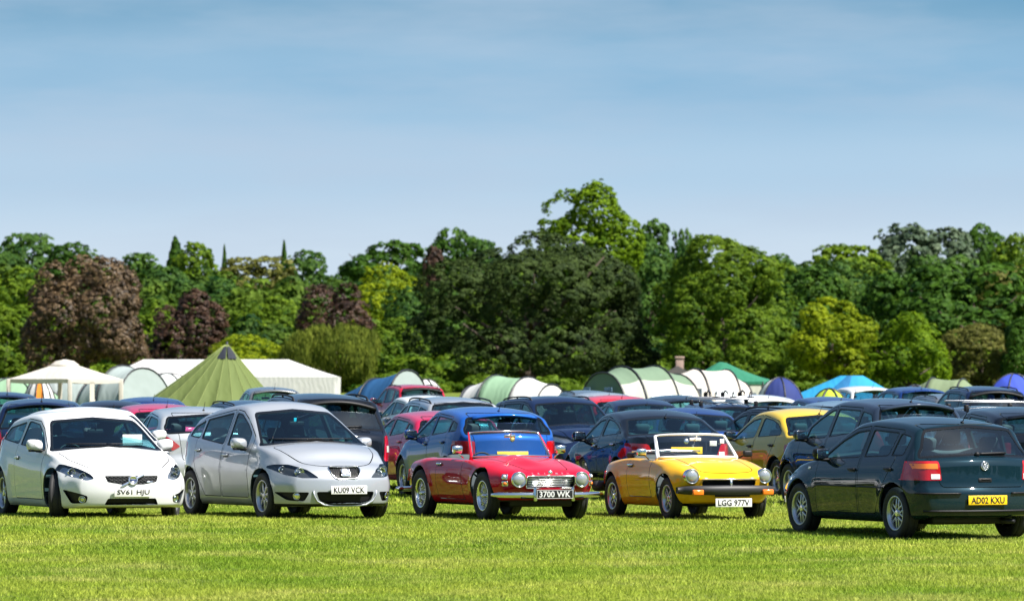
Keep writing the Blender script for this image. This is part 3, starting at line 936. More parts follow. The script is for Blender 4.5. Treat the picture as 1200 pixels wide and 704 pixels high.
def teal_hatch():
    S = spec(4.15, 1.735, 1.44, 2.51, .87, .72, .965, .98, .20, 1.36, -.40, -1.52, 1.355, -1.86, .985, .955, .895, .965, clear=.20, rw=.312, wheel='six2', rim=.205,
             mirror=(.58, .93, .92), antenna=(-1.40, .34, 0), beltz=.92)
    S['tail'] = [(.2, -.10), (.32, -.02), (.42, 0), (.57, 0), (.60, -.035), (.64, -.05), (1.0, -.07)]
    S['plan'] = [(S['xr'], .86), (S['xr'] + .2, .945), (S['xr'] + .7, .99), (0, 1.), (1.2, .985), (S['xf'] - .4, .955), (S['xf'], .82)]
    S['track'] = 1.50
    S['bonnet'] = [(1.06, .70), (1.06, -.70), (1.95, -.60), (2.0, 0), (1.95, .60)]
    S['boot'] = [(-.545, .612), (.545, .612), (.60, .74), (.66, .99), (.565, 1.362), (-.565, 1.362), (-.66, .99), (-.60, .74)]
    S['doors'] = [(.78, -.32, .27), (-.35, -1.22, .27)]; S['hand'] = [(-.20, .80), (-1.12, .82)]
    S['handle_mat'] = BLACK; S['mirror_mat'] = BLACK
    S['wins'] = [(None, None, -.28, -.31, 0), (-.38, -.40, -1.00, -1.12, 1), (-1.05, -1.16, -1.36, -1.46, 1)]
    S['cuts'] = [('tail', 'rear', [(.54, .70), (.90, .70), (.90, .92), (.565, .925)], True, .02),
                 ('sidetail', 'side', [(-1.80, .72), (-1.9, .70), (-2.05, .70), (-2.05, .92), (-1.83, .92)], False, .01),
                 ('headlight', 'front', [(.42, .60), (.80, .60), (.84, .74), (.44, .73)], True, .04),
                 ('grille', 'front', [(-.38, .63), (.38, .63), (.38, .73), (-.38, .73)], False, .02)]
    S['cuts'].pop(1)
    root, b = car_base(S, 'parked_car', P_TEAL)
    for sg in (1, -1):
        lamp(b, root, ('headlight', sg), bulbs=[(.60, .665, .06)], depth=.04)
        o = b.part([('tail', sg)], 'tail_light', [REDL], 0, .006, root, rim=.03)
        m = MB()                                                    # amber band on top, white corner below
        def patch(y0, y1, z0, z1, mat):
            rows = [[tuple((lambda q: q[0] + q[1]*.011)(b.hit('rear', sg*(y0 + (y1-y0)*i/8), z0 + (z1-z0)*k/2))) for i in range(9)] for k in range(3)]
            m.grid(rows, mat)
        patch(.58, .80, .835, .895, ORANGEL); patch(.56, .66, .715, .775, WHITEL)
        m.build('lens_band', o)
        m = MB()                                                    # black rubbing strips: bumper corner and doors
        pts = [b.hit('rear', sg*y, .545)[0] + Vector((-.006, 0, 0)) for y in np.linspace(.34, .80, 10)]
        m.tube(pts, .022, BLACK, 6, flat=.6); m.build('bumper_strip', root)
        for x0, x1 in ((.70, -.28), (-.36, -1.08)):
            m = MB(); m.tube([b.hit('side', x, .60, sg)[0] + Vector((0, sg*.004, 0)) for x in np.linspace(x0, x1, 9)], .022, BLACK, 6, flat=.5); m.build('rubbing_strip', root)
        disc(b, root, 'side', 1.02, .80, .0, 'x', ORANGEL) if False else None
        M = b.frame('side', .98, .80, sg, off=.004); MB().box((0, 0, 0), (.06, .03, .012), WHITEL, .005, M).build('side_repeater', root)
    pts = [b.hit('rear', y, .335)[0] + Vector((-.004, 0, 0)) for y in np.linspace(-.74, .74, 20)]
    MB().tube(pts, .016, BLACK, 6).build('bumper_seam', root)
    g = b.part([('grille', 0)], 'grille', [BLACK], 0, -.03, root, rim=-.03)
    M = b.frame('rear', 0, .868, off=.004); m = MB()                 # round emblem with letters
    m.lathe([(.054, -.006), (.054, .006), (.046, .010), (.044, .004)], EMBLEM, 28, M, 'z'); m.lathe([(.044, .002), (0, .002)], prin('badge grey', (.16, .2, .24), .3), 24, M, 'z')
    def stroke(pts): m.tube([(x, y, .008) for x, y in pts], .0048, EMBLEM, 5, False, M)
    stroke([(-.020, .040), (0, .008), (.020, .040)]); stroke([(-.040, .022), (-.020, -.036), (0, -.004), (.020, -.036), (.040, .022)])
    m.build('badge', root)
    M = b.frame('rear', 0, .70, off=.0); MB().box((0, 0, 0), (.18, .05, .018), BLACK, .012, M).box((.01, .01, .012), (.12, .016, .01), DARKMET, .004, M).build('boot_handle', root)
    plate_part('number_plate', root, b.frame('rear', 0, .465, off=.008), 'AD02 KXU', 'yellow')
    p0, _ = b.hit('rear', .02, 1.005); m = MB()
    m.ball(p0 + Vector((-.02, 0, 0)), (.03, .035, .03), BLACK)
    pts = [b.hit('rear', y, 1.01 + .02*abs(y))[0] + Vector((-.02, 0, 0)) for y in np.linspace(0, -.40, 8)]
    m.tube(pts, [.016]*7 + [.009], BLACK, 6); m.build('rear_wiper', root)
    pts = [(-.80, y, .86) for y in (-.56, .56)]
    return root

def trim_top(V, S): pass

def red_roadster():
    xf, xr = 1.84, -2.00
    def shape(V, S):
        x, y, z = V[:, 0], V[:, 1], V[:, 2]
        a = np.abs(y)
        # wings stand above the bonnet, hooded over the lamps; a long bulge on the bonnet
        w = np.exp(-((a - .55)/.13)**2) * sstep((x - .5)/.5) * (z > .45)
        V[:, 2] += .028 * w * sstep((z - .5)/.15)
        lampx = np.exp(-((a - .45)/.12)**2) * np.exp(-((z - .545)/.12)**2) * sstep((x - 1.45)/.3)
        V[:, 0] += .07 * lampx
        V[:, 2] += np.exp(-((y + .12)/.13)**2) * sstep((x - .55)/.3) * sstep((1.55 - x)/.3) * (z > .6) * .035
        rw = np.exp(-((a - .58)/.10)**2) * sstep((-.75 - x)/.35) * (z > .6)
        V[:, 2] += .02 * rw
    S = dict(L=3.84, W=1.46, H=1.2, wb=2.24, xf=xf, xr=xr, ax=1.12, rw=.325, ra=.375, open=True, shape=[shape],
             top=[(xr, .60), (xr + .05, .68), (-1.6, .765), (-1.0, .815), (-.5, .825), (.35, .83), (.55, .835), (1.0, .80), (1.45, .725), (1.70, .665), (xf - .03, .62), (xf, .60)],
             belt=[(xr, .58), (-1.6, .73), (-.9, .80), (.4, .805), (1.0, .755), (1.6, .66), (xf, .58)],
             bot=[(xr, .30), (xr + .35, .25), (-.75, .20), (.7, .20), (1.5, .25), (xf, .27)],
             plan=[(xr, .78), (-1.6, .93), (-1.0, .985), (0, .985), (1.0, 1.), (1.55, .97), (xf, .90)],
             crown=[(xr, .03), (-1.4, .035), (-.5, .03), (.5, .05), (1.2, .06), (xf, .03)],
             rc=[(xr, .10), (-1.4, .10), (-.6, .05), (.4, .05), (.8, .10), (1.5, .12), (xf, .07)],
             bow=[(xr, -.16), (-1.5, -.08), (0, 0), (.6, .03), (1.3, .06), (xf, .14)],
             nose=[(.2, -.22), (.32, -.10), (.42, -.05), (.55, -.02), (.62, 0), (.75, 0), (.9, 0)], tail=[(.2, -.14), (.4, -.03), (.55, 0), (.8, 0)],
             side=SIDE_OLD, knots=[.55], tumble=10, er=.10, ek=.05, track=1.27, wheel='wire', tw=.165, rim=.20, beltz=.8, flare=.014, flare_w=.035,
             step=.05, exhaust=True)
    S['cockpit'] = [(-.95, .56), (-.95, -.56), (.42, -.57), (.50, -.40), (.53, 0), (.50, .40), (.42, .57)]
    S['bonnet'] = [(.66, .50), (.66, -.50), (1.70, -.30), (1.76, 0), (1.70, .30)]
    S['doors'] = [(.42, -.52, .25)]; S['hand'] = [(-.40, .715)]; S['handle_mat'] = CHROME
    S['cuts'] = [('grille', 'front', [(-.34, .575), (.34, .575), (.345, .50), (.335, .43), (-.335, .43), (-.345, .50)], False, .02),
                 ('lamp', 'front', [(.45 + .098*math.cos(k*PI/9), .535 + .098*math.sin(k*PI/9)) for k in range(18)], True, .0),
                 ('side_lamp', 'front', [(.565, .60), (.70, .57), (.70, .42), (.575, .42)], True, .02)]
    S['cuts'].pop(2)
    root, b = car_base(S, 'roadster', P_RED)
    for sg in (1, -1):
        o = b.part([('lamp', sg)], 'headlight', [LAMP], 0, -.03, root, rim=-.03)
        p, n = b.hit('front', sg*.45, .535)
        M = Matrix.Translation((p.x - .035, sg*.45, .535)) @ Matrix.Rotation(R(90), 4, 'Y') @ Matrix.Rotation(R(90), 4, 'Z')
        m = MB(); m.lathe([(.104, -.05), (.108, .012), (.098, .028), (.088, .026), (.086, .01)], CHROME, 28, M, 'z'); m.build('rim_ring', o)
        m = MB(); m.lathe([(0, -.06), (.05, -.045), (.086, .008)], CHROME, 24, M, 'z'); m.build('reflector', o)
        m = MB(); m.lathe([(.088, .012), (.07, .028), (.04, .040), (0, .045)], prin('lamp dome glass', (.40, .43, .44), .06, .55, 1.), 24, M, 'z'); m.build('lens', o)
        m = MB()                                                    # stacked side lamps in chrome
        for z, mat in ((.575, WHITEL), (.485, ORANGEL)):
            pp, nn = b.hit('front', sg*.615, z); MM = b.frame('front', sg*.615, z, off=.002)
            m.box((0, 0, 0), (.09, .075, .03), CHROME, .014, MM); m.ball((0, 0, .014), (.028, .024, .016), mat, MM, 10, 6)
        m.build('side_lamp', root)
        m = MB()                                                    # chrome mirror on the door
        pm = Vector((.36, sg*.74, .875))
        m.tube([(.36, sg*.66, .81), pm], .012, CHROME, 8); m.box(pm + Vector((0, sg*.01, .045)), (.06, .15, .115), CHROME, .028, seg=3); m.build('wing_mirror', root)
        mm = MB(); MM = b.frame('rear', sg*.55, .55, off=.004); mm.box((0, 0, 0), (.09, .16, .03), REDL, .012, MM); mm.build('tail_light', root)
        MM = b.frame('side', -1.86, .60, sg, off=.003); MB().box((0, 0, 0), (.10, .03, .02), ORANGEL, .008, MM).build('side_repeater', root)
    g = b.part([('grille', 0)], 'grille', [BLACK], 0, -.035, root, rim=-.035)
    m = MB()
    for k in range(6):
        z = .445 + k*.023
        pts = [b.hit('front', y, z)[0] + Vector((-.012, 0, 0)) for y in np.linspace(-.325, .325, 9)]
        m.tube(pts, .0075, CHROME, 6)
    for y in (-.16, 0, .16):
        m.tube([b.hit('front', y, z)[0] + Vector((-.016, 0, 0)) for z in (.44, .57)], .006, CHROME, 5)
    m.build('grille_bars', g)
    ring_of('front', b, rounded([(-.345, .58), (.345, .58), (.35, .50), (.34, .425), (-.34, .425), (-.35, .50)], .02), .008, CHROME, 'grille_surround', root)
    # bumpers with overriders
    m = MB(); pts = [(1.90 - .20*abs(y/.76)**2.4, y, .335) for y in np.linspace(-.80, .80, 19)]
    m.tube(pts, [.02] + [.04]*17 + [.02], CHROME, 10, flat=1.0); bo = m.build('front_bumper', root)
    for y in (-.27, .27):
        m = MB(); m.box((1.925, y, .345), (.07, .055, .19), CHROME, .025, seg=4, taper=(.6, .8)); m.build('overrider', bo)
    m = MB(); pts = [(xr - .06 + .22*abs(y/.74)**3, y, .36) for y in np.linspace(-.76, .76, 17)] 
    m.tube(pts, .035, CHROME, 10); m.build('rear_bumper', root)
    m = MB(); m.box((1.86, 0, .30), (.05, .9, .03), BLACK, .01); m.build('bumper_bracket', root)
    plate_part('number_plate', root, Matrix(((0, 0, 1, 1.945), (1, 0, 0, 0), (0, 1, 0, .345), (0, 0, 0, 1))), '3700 WK', 'black', .52, .115)
    # badge and the row of small letters on the nose
    M = b.frame('top', xf - .13, .0, off=.004)
    p, n = b.hit('front', 0, .625); m = MB(); m.ball(p + n*.004, (.02, .035, .03), EMBLEM); m.build('badge', root)
    m = MB(); word = 'TRIUMPH'
    for k, chx in enumerate(word):
        y = (k - 3)*.085
        if abs(y) < .01: continue
        M = b.frame('front', y, .612, off=.002); vs, fs = text_geo(chx, .045, .001); m.add(vs, fs, EMBLEM, False, M)
    m.build('nose_lettering', root)
    roadster_cabin(root, b, S, P_RED, CHROME, .60, .15, (.565, .50), (.84, 1.165), .012)
    return root

def roadster_cabin(root, b, S, pm, frame_mat, wx0, lean, half, zz, fr, side_mat=None):
    """curved windscreen in its frame, seats, wheel, dash, folded hood"""
    xb, xt = wx0, wx0 - .28
    def pt(u, v):                                                   # u across -1..1, v up 0..1
        y = u * (half[0] + (half[1] - half[0])*v); x = xb + (xt - xb)*v - lean*abs(u)**2.2
        z = zz[0] + (zz[1] - zz[0])*v - .012*abs(u)**2 * (1 - v) - .02*abs(u)**4*v
        return (x, y, z)
    m = MB(); m.grid([[pt(u, v) for u in np.linspace(-1, 1, 21)] for v in np.linspace(0, 1, 7)], glassy('roadster glass', (.86, .92, .92), .10)); ws = m.build('windscreen', root)
    m = MB(); U = np.linspace(-1, 1, 17)
    loop = [pt(u, 0) for u in U] + [pt(1, v) for v in (.25, .5, .75)] + [pt(u, 1) for u in U[::-1]] + [pt(-1, v) for v in (.75, .5, .25)]
    m.tube(loop, fr, frame_mat, 8, True); m.build('windscreen_frame', ws)
    for sg in (-1, 1):
        m = MB(); a, c = Vector(pt(sg, 0)), Vector(pt(sg, 1)); m.tube([a + Vector((-.03, sg*.015, -.05)), a + Vector((-.015, sg*.012, 0)), c + Vector((-.01, sg*.008, 0))], [.03, .026, .014], side_mat or pm, 8); m.build('windscreen_pillar', ws)
    for sg in (1, -1):
        o = link('seat', shared('lowseat', low_seat_mesh), root); o.location = (-.32, sg*.28, .24)
    o = link('steering_wheel', shared('steer', steer_mesh), root); o.location = (.12, -.28, .70); o.rotation_euler = (0, R(-18), 0)
    m = MB(); m.box((.36, 0, .70), (.16, 1.10, .18), LINING, .04); m.tube([(.12, -.28, .70), (.34, -.28, .66)], .02, BLACK); m.build('dashboard', root)
    m = MB(); m.box((-.30, 0, .215), (1.5, 1.1, .03), LINING, .01); m.box((-.20, 0, .30), (1.2, .2, .16), LINING, .04); m.build('cabin_floor', root)
    m = MB(); m.tube([(wx0 - .16, 0, zz[1] - .02), (wx0 - .20, 0, zz[1] - .06)], .008, frame_mat, 6); m.box((wx0 - .21, 0, zz[1] - .065), (.02, .17, .045), frame_mat, .01); m.build('interior_mirror', ws)

def yellow_roadster():
    xf, xr = 1.66, -1.70
    def shape(V, S):
        x, y, z = V[:, 0], V[:, 1], V[:, 2]; a = np.abs(y)
        w = np.exp(-((a - .55)/.12)**2) * sstep((x - .45)/.4) * sstep((z - .5)/.15)
        V[:, 2] += .03 * w
        c = np.exp(-(y/.36)**6) * sstep((x - 1.1)/.5) * sstep((z - .45)/.1)
        V[:, 2] -= .045 * c * sstep((x - 1.2)/.45)
        l = np.exp(-((a - .52)/.12)**2) * np.exp(-((z - .60)/.12)**2) * sstep((x - 1.3)/.3)
        V[:, 0] += .05 * l
    S = dict(L=3.36, W=1.39, H=1.15, wb=2.03, xf=xf, xr=xr, ax=1.015, rw=.285, ra=.33, open=True, shape=[shape],
             top=[(xr, .56), (xr + .04, .66), (-1.35, .775), (-.9, .81), (-.4, .82), (.40, .825), (.55, .83), (.95, .79), (1.3, .725), (1.52, .665), (xf - .03, .61), (xf, .59)],
             belt=[(xr, .56), (-1.35, .74), (-.9, .785), (.4, .79), (.95, .75), (1.45, .66), (xf, .58)],
             bot=[(xr, .28), (xr + .3, .22), (-.65, .165), (.65, .165), (1.35, .20), (xf, .22)],
             plan=[(xr, .78), (-1.3, .94), (-.8, .985), (0, .98), (.9, 1.), (1.4, .97), (xf, .88)],
             crown=[(xr, .03), (-1.2, .04), (-.5, .025), (.5, .05), (1.1, .06), (xf, .03)],
             rc=[(xr, .10), (-1.2, .11), (-.5, .05), (.4, .05), (.7, .10), (1.3, .12), (xf, .07)],
             bow=[(xr, -.14), (-1.2, -.07), (0, 0), (.6, .03), (1.2, .06), (xf, .15)],
             nose=[(.15, -.20), (.25, -.12), (.40, -.05), (.52, -.02), (.62, 0), (.8, 0)], tail=[(.2, -.10), (.4, -.02), (.55, 0), (.8, 0)],
             side=SIDE_OLD, knots=[.55], tumble=10, er=.10, ek=.05, track=1.20, wheel='rostyle', tw=.155, rim=.182, beltz=.8, flare=.02, flare_w=.035, step=.05)
    S['cockpit'] = [(-.80, .53), (-.80, -.53), (.42, -.54), (.49, -.38), (.52, 0), (.49, .38), (.42, .54)]
    S['bonnet'] = [(.64, .42), (.64, -.42), (1.50, -.40), (1.56, 0), (1.50, .40)]
    S['doors'] = [(.44, -.42, .28)]; S['hand'] = [(-.30, .70)]; S['handle_mat'] = CHROME
    S['cuts'] = [('grille', 'front', [(-.37, .525), (.37, .525), (.385, .485), (.37, .44), (-.37, .44), (-.385, .485)], False, .015),
                 ('lamp', 'front', [(.52 + .092*math.cos(k*PI/9), .575 + .092*math.sin(k*PI/9)) for k in range(18)], True, .0)]
    root, b = car_base(S, 'roadster', P_YELLOW)
    for sg in (1, -1):
        o = b.part([('lamp', sg)], 'headlight', [LAMP], 0, -.03, root, rim=-.03)
        p, n = b.hit('front', sg*.52, .575)
        M = Matrix.Translation((p.x - .02, sg*.52, .575)) @ Matrix.Rotation(R(90), 4, 'Y') @ Matrix.Rotation(R(90), 4, 'Z')
        m = MB(); m.lathe([(.10, -.07), (.102, .012), (.095, .026), (.085, .024), (.083, .01)], CHROME, 28, M, 'z'); m.build('rim_ring', o)
        m = MB(); m.lathe([(0, -.06), (.05, -.045), (.083, .008)], CHROME, 24, M, 'z'); m.build('reflector', o)
        m = MB(); m.lathe([(.085, .012), (.07, .028), (.04, .040), (0, .045)], prin('lamp dome glass', (.40, .43, .44), .06, .55, 1.), 24, M, 'z'); m.build('lens', o)
        mm = MB(); MM = b.frame('rear', sg*.52, .52, off=.004); mm.box((0, 0, 0), (.10, .18, .03), REDL, .012, MM); mm.build('tail_light', root)
    m = MB(); pm = Vector((.40, -.78, .885)); m.tube([(.30, -.64, .79), pm], .011, CHROME, 8); m.box(pm, (.05, .14, .10), CHROME, .024, seg=3); m.build('wing_mirror', root)
    m = MB(); pm = Vector((.40, .76, .86)); m.tube([(.30, .64, .79), pm], .011, BLACK, 8); m.box(pm, (.05, .13, .09), BLACK, .024, seg=3); m.build('wing_mirror', root)
    g = b.part([('grille', 0)], 'grille', [BLACK], 0, -.05, root, rim=-.05)
    m = MB(); m.box((1.67, 0, .48), (.04, .035, .09), EMBLEM, .012); m.build('badge', root)
    ring_of('front', b, [(y, .535) for y in np.linspace(-.39, .39, 9)], .008, CHROME, 'grille_trim', root, .004, False)
    # thick rubber bumper with the amber indicators let into it
    m = MB(); prof = [(-.06, .075), (.03, .072), (.06, .055), (.065, .01), (.05, -.045), (.01, -.06), (-.06, -.055)]
    rows = []
    for y in np.linspace(-.70, .70, 23):
        k = abs(y/.70); x0 = xf + .045 - .22*k**3
        sc = 1 - .3*k**8
        rows.append([(x0 + a*sc, y, .385 + c*sc*(1 - .12*k)) for a, c in prof])
    m.grid(rows, prin('bumper rubber', (.02, .02, .022), .55, noise=.25, nscale=14), True, True)
    for e in (0, -1): m.add(rows[e], [tuple(range(len(prof)))], BLACK)
    bo = m.build('front_bumper', root)
    for sg in (1, -1):
        m = MB(); m.box((xf + .075, sg*.50, .365), (.06, .155, .075), ORANGEL, .014, Matrix.Identity(4)); m.build('indicator', bo)
    m = MB(); pts = [(xr - .08 + .2*abs(y/.68)**3, y, .40) for y in np.linspace(-.68, .68, 17)]; m.tube(pts, .075, prin('bumper rubber', (.02, .02, .022), .55), 10); m.build('rear_bumper', root)
    m = MB(); m.box((xf + .055, 0, .33), (.012, .50, .05), BLACK, .004); m.build('plate_bracket', root)
    plate_part('number_plate', root, Matrix(((0, 0, 1, xf + .10), (1, 0, 0, 0), (0, 1, 0, .228), (0, 0, 0, 1))), 'LGG 977V', 'white', .52, .112)
    roadster_cabin(root, b, S, P_YELLOW, prin('screen frame', (.78, .78, .77), .3, .4), .60, .13, (.56, .50), (.825, 1.12), .018, prin('screen frame', (.78, .78, .77), .3, .4))
    # the folded hood behind the seats
    m = MB(); m.box((-.82, 0, .83), (.26, .98, .09), prin('hood cloth', (.02, .02, .022), .85, noise=.3), .04, seg=3); m.tube([(-.68, y, .885 + .01*math.cos(y*3)) for y in np.linspace(-.5, .5, 9)], .012, CHROME, 6); m.build('folded_hood', root)
    m = MB(); m.box((.34, .28, 1.0), (.02, .10, .07), PAPER, .002); m.box((.365, .40, 1.03), (.008, .06, .06), PAPER, .001); m.build('windscreen_sticker', root)
    return root
# ------------------------------------------------------------------ the cars of the rows behind
P_BASE = paint('base', (.1, .1, .12), .2)

def row_car(kind, S, rear=True):
    W2 = S['W']/2
    S.setdefault('step', .085)
    tl = S['tail_poly']
    S['cuts'] = [('tail', 'rear', tl, True, .03),
                 ('headlight', 'front', S.get('head_poly', [(.45, .60), (.62, .57), (.82, .64), (.86, .76), (.74, .78), (.52, .70)]), True, .03),
                 ('grille', 'front', S.get('grille_poly', [(-.36, .68), (.36, .68), (.32, .54), (-.32, .54)]), False, .03),
                 ('intake', 'front', [(-.42, .40), (.42, .40), (.36, .25), (-.36, .25)], False, .03)]
    w = min(t[0] for t in tl) - .03
    S['boot'] = S.get('boot') or [(-w, .60), (w, .60), (w + .06, S['zg0']), (.56, S['H'] - .10), (-.56, S['H'] - .10), (-w - .06, S['zg0'])]
    S['bonnet'] = [(S['xw0'] + .08, .70), (S['xw0'] + .08, -.70), (S['xf'] - .25, -.52), (S['xf'] - .14, 0), (S['xf'] - .25, .52)]
    root, b = car_base(S, kind, P_BASE)
    for sg in (1, -1):
        lamp(b, root, ('headlight', sg), bulbs=[(.66, .67, .055)], depth=.04)
        o = b.part([('tail', sg)], 'tail_light', [REDL], 0, .006, root, rim=.03)
        if o and 'tail_white' in S:
            y0, y1, z0, z1 = S['tail_white']; m = MB()
            m.grid([[tuple((lambda q: q[0] + q[1]*.012)(b.hit('rear', sg*(y0 + (y1-y0)*i/4), z0 + (z1-z0)*k/2))) for i in range(5)] for k in range(3)], WHITEL); m.build('lens_band', o)
    b.part([('grille', 0)], 'grille', [BLACK], 0, -.03, root, rim=-.03)
    b.part([('intake', 0)], 'air_intake', [BLACK], 0, -.04, root, rim=-.04)
    plate_part('number_plate', root, b.frame('front', 0, .46, off=.01), '', 'white')
    plate_part('number_plate', root, b.frame('rear', 0, S.get('plate_z', .74), off=.008), '', 'yellow')
    disc(b, root, 'rear', 0, S.get('badge_z', .93), .045, 'badge', S.get('badge_mat', EMBLEM), dome=.3)
    if 'spoiler' in S:
        x, wd, mat = S['spoiler']; m = MB(); rows = []
        for y in np.linspace(-wd, wd, 15):
            p, n = b.hit('top', x, y); k = abs(y/wd)
            rows.append([(p.x + .12, y, p.z + .004), (p.x - .06, y, p.z + .022), (p.x - .16 + .07*k**2, y, p.z - .005), (p.x - .15 + .07*k**2, y, p.z - .035), (p.x - .02, y, p.z - .05)])
        m.grid(rows, mat, True, True)
        for e in (0, -1): m.add(rows[e], [tuple(range(5))], mat)
        m.build('rear_spoiler', root)
    if 'bars' in S:
        for x in S['bars'][0]:
            m = MB(); p, n = b.hit('top', x, 0)
            m.box((x, 0, p.z + .085), (.07, 1.24, .028), S['bars'][1], .010)
            for sg in (1, -1):
                q, n = b.hit('top', x, sg*.55); m.box((x, sg*.55, q.z + .035), (.09, .07, .11), BLACK, .015)
            m.build('roof_bar', root)
    if S.get('wiper', True):
        m = MB(); pts = [b.hit('rear', y, S['zg0'] + .04 + .02*abs(y))[0] + Vector((-.02, 0, 0)) for y in np.linspace(.05, -.38, 7)]
        m.tube(pts, .011, BLACK, 6); m.build('rear_wiper', root)
    return root

def hatch_style():
    S = spec(4.42, 1.79, 1.475, 2.68, .90, .72, 1.0, 1.08, .18, 1.395, -.28, -1.62, 1.35, -2.06, 1.05, 1.02, .93, 1.06, wheel='ten', rim=.21, rw=.32, mirror=(.62, .97, 1.), antenna=(-1.35, .22, 0), beltz=.96)
    S['doors'] = [(.82, -.22, .28), (-.25, -1.20, .28)]; S['hand'] = [(-.1, .86), (-1.08, .90)]
    S['wins'] = [(None, None, -.17, -.21, 0), (-.26, -.29, -1.10, -1.22, 1), (-1.16, -1.26, -1.62, -1.5, 1)]
    S['tail_poly'] = [(.60, .70), (.86, .74), (.875, .93), (.60, .92)]; S['plate_z'] = .70; S['badge_z'] = .96
    S['spoiler'] = (-1.62, .54, P_BASE); S['badge_mat'] = prin('gold emblem', (.70, .48, .12), .3, .8)
    return row_car('parked_car', S)
def curvy_style():
    S = spec(4.40, 1.81, 1.475, 2.68, .92, .74, 1.0, 1.10, .20, 1.39, -.30, -1.58, 1.36, -2.08, 1.06, 1.02, .95, 1.10, wheel='five', rim=.215, rw=.325, mirror=(.62, .99, 1.), antenna=(-1.30, .2, 0), beltz=.98)
    S['doors'] = [(.82, -.28, .28), (-.31, -1.22, .28)]; S['hand'] = [(-.15, .88), (-1.1, .92)]
    S['wins'] = [(None, None, -.22, -.26, 0), (-.32, -.35, -1.62, -1.30, 1)]; S['win_r'] = .09
    S['tail_poly'] = [(.50, .83), (.62, .76), (.88, .82), (.885, .97), (.70, .99)]; S['plate_z'] = .62; S['badge_z'] = .93
    return row_car('parked_car', S)
def saloon_style():
    S = spec(4.58, 1.77, 1.43, 2.76, .83, .70, .97, 1.0, .22, 1.36, -.35, -1.10, 1.33, -1.80, 1.035, 1.005, .92, 1.02, deck=True, wheel='ten', rim=.215, rw=.32, mirror=(.62, .95, 1.), antenna=(-1.18, .10, 0), beltz=.95, wiper=False)
    S['boot_view'] = 'top'; S['boot'] = [(-1.86, .62), (-1.86, -.62), (S['xr'] + .10, -.60), (S['xr'] + .07, 0), (S['xr'] + .10, .60)]
    S['doors'] = [(.80, -.28, .28), (-.31, -1.24, .28)]; S['hand'] = [(-.15, .84), (-1.12, .87)]; S['handle_mat'] = CHROME
    S['wins'] = [(None, None, -.22, -.26, 0), (-.32, -.36, -1.20, -1.24, 1), (-1.26, -1.30, -1.55, -1.42, 1)]; S['win_r'] = .07
    S['tail_poly'] = [(.52, .68), (.84, .66), (.86, .90), (.60, .88)]; S['tail_white'] = (.56, .66, .70, .76); S['plate_z'] = .78; S['badge_z'] = .93
    return row_car('parked_car', S)
def gold_style():
    S = spec(4.38, 1.735, 1.446, 2.513, .86, .71, .965, .98, .20, 1.37, -.36, -1.12, 1.345, -1.72, 1.03, 1.0, .905, .985, deck=True, wheel='five', rim=.205, rw=.315, mirror=(.6, .94, .95), antenna=(-1.10, .22, 0), beltz=.93, wiper=False)
    S['boot_view'] = 'top'; S['boot'] = [(-1.78, .60), (-1.78, -.60), (S['xr'] + .10, -.58), (S['xr'] + .07, 0), (S['xr'] + .10, .58)]
    S['doors'] = [(.78, -.30, .28), (-.33, -1.20, .28)]; S['hand'] = [(-.18, .82), (-1.08, .84)]; S['handle_mat'] = BLACK; S['mirror_mat'] = BLACK
    S['wins'] = [(None, None, -.25, -.28, 0), (-.36, -.39, -1.34, -1.30, 1)]; S['win_r'] = .07
    S['tail_poly'] = [(.52, .70), (.85, .70), (.85, .88), (.54, .88)]; S['plate_z'] = .78; S['badge_z'] = .92
    return row_car('parked_car', S)
def mpv_style():
    S = spec(4.30, 1.80, 1.61, 2.66, .86, .80, 1.06, 1.22, .32, 1.50, -.30, -1.55, 1.52, -1.98, 1.12, 1.04, .96, 1.10, wheel='five', rim=.205, rw=.315, mirror=(.70, 1.0, 1.05), antenna=(-1.35, .25, 0), beltz=1.0)
    S['doors'] = [(.90, -.12, .28), (-.15, -1.12, .28)]; S['hand'] = [(0, .88), (-1.0, .92)]
    S['wins'] = [(.72, .66, -.06, -.10, 0), (-.16, -.18, -1.06, -1.08, 1), (-1.14, -1.14, -1.72, -1.56, None)]
    S['tail_poly'] = [(.66, .80), (.87, .82), (.86, 1.12), (.72, 1.13)]; S['plate_z'] = .66; S['badge_z'] = .97; S['spoiler'] = (-1.55, .58, P_BASE)
    return row_car('parked_car', S)
def suv_style():
    S = spec(4.60, 1.82, 1.69, 2.66, .92, .90, 1.12, 1.10, .34, 1.58, -.30, -1.72, 1.60, -2.14, 1.12, 1.04, 1.02, 1.10, clear=.26, wheel='five', rim=.225, rw=.36, mirror=(.66, 1.09, 1.1), beltz=1.05, tumble=16)
    S['rear_glass'] = DARKGLASS; S['glass_mats'] = {1: DARKGLASS, 2: DARKGLASS}
    S['doors'] = [(.84, -.18, .36), (-.21, -1.16, .36)]; S['hand'] = [(-.06, .96), (-1.02, .98)]
    S['wins'] = [(None, None, -.12, -.15, 0), (-.22, -.24, -1.12, -1.14, 1), (-1.22, -1.24, -2.0, -1.84, None)]
    S['tail_poly'] = [(.70, .62), (.88, .62), (.87, 1.02), (.74, 1.02)]; S['tail_white'] = (.76, .84, .76, .86); S['plate_z'] = .72; S['badge_z'] = .95
    S['spoiler'] = (-1.76, .66, BLACK); S['rails'] = (.1, -1.55, BLACK); S['seat'] = (.0, .46)
    S['head_poly'] = [(.45, .78), (.62, .75), (.82, .80), (.86, .92), (.74, .93), (.52, .88)]; S['grille_poly'] = [(-.36, .86), (.36, .86), (.32, .68), (-.32, .68)]
    return row_car('off_road_car', S)
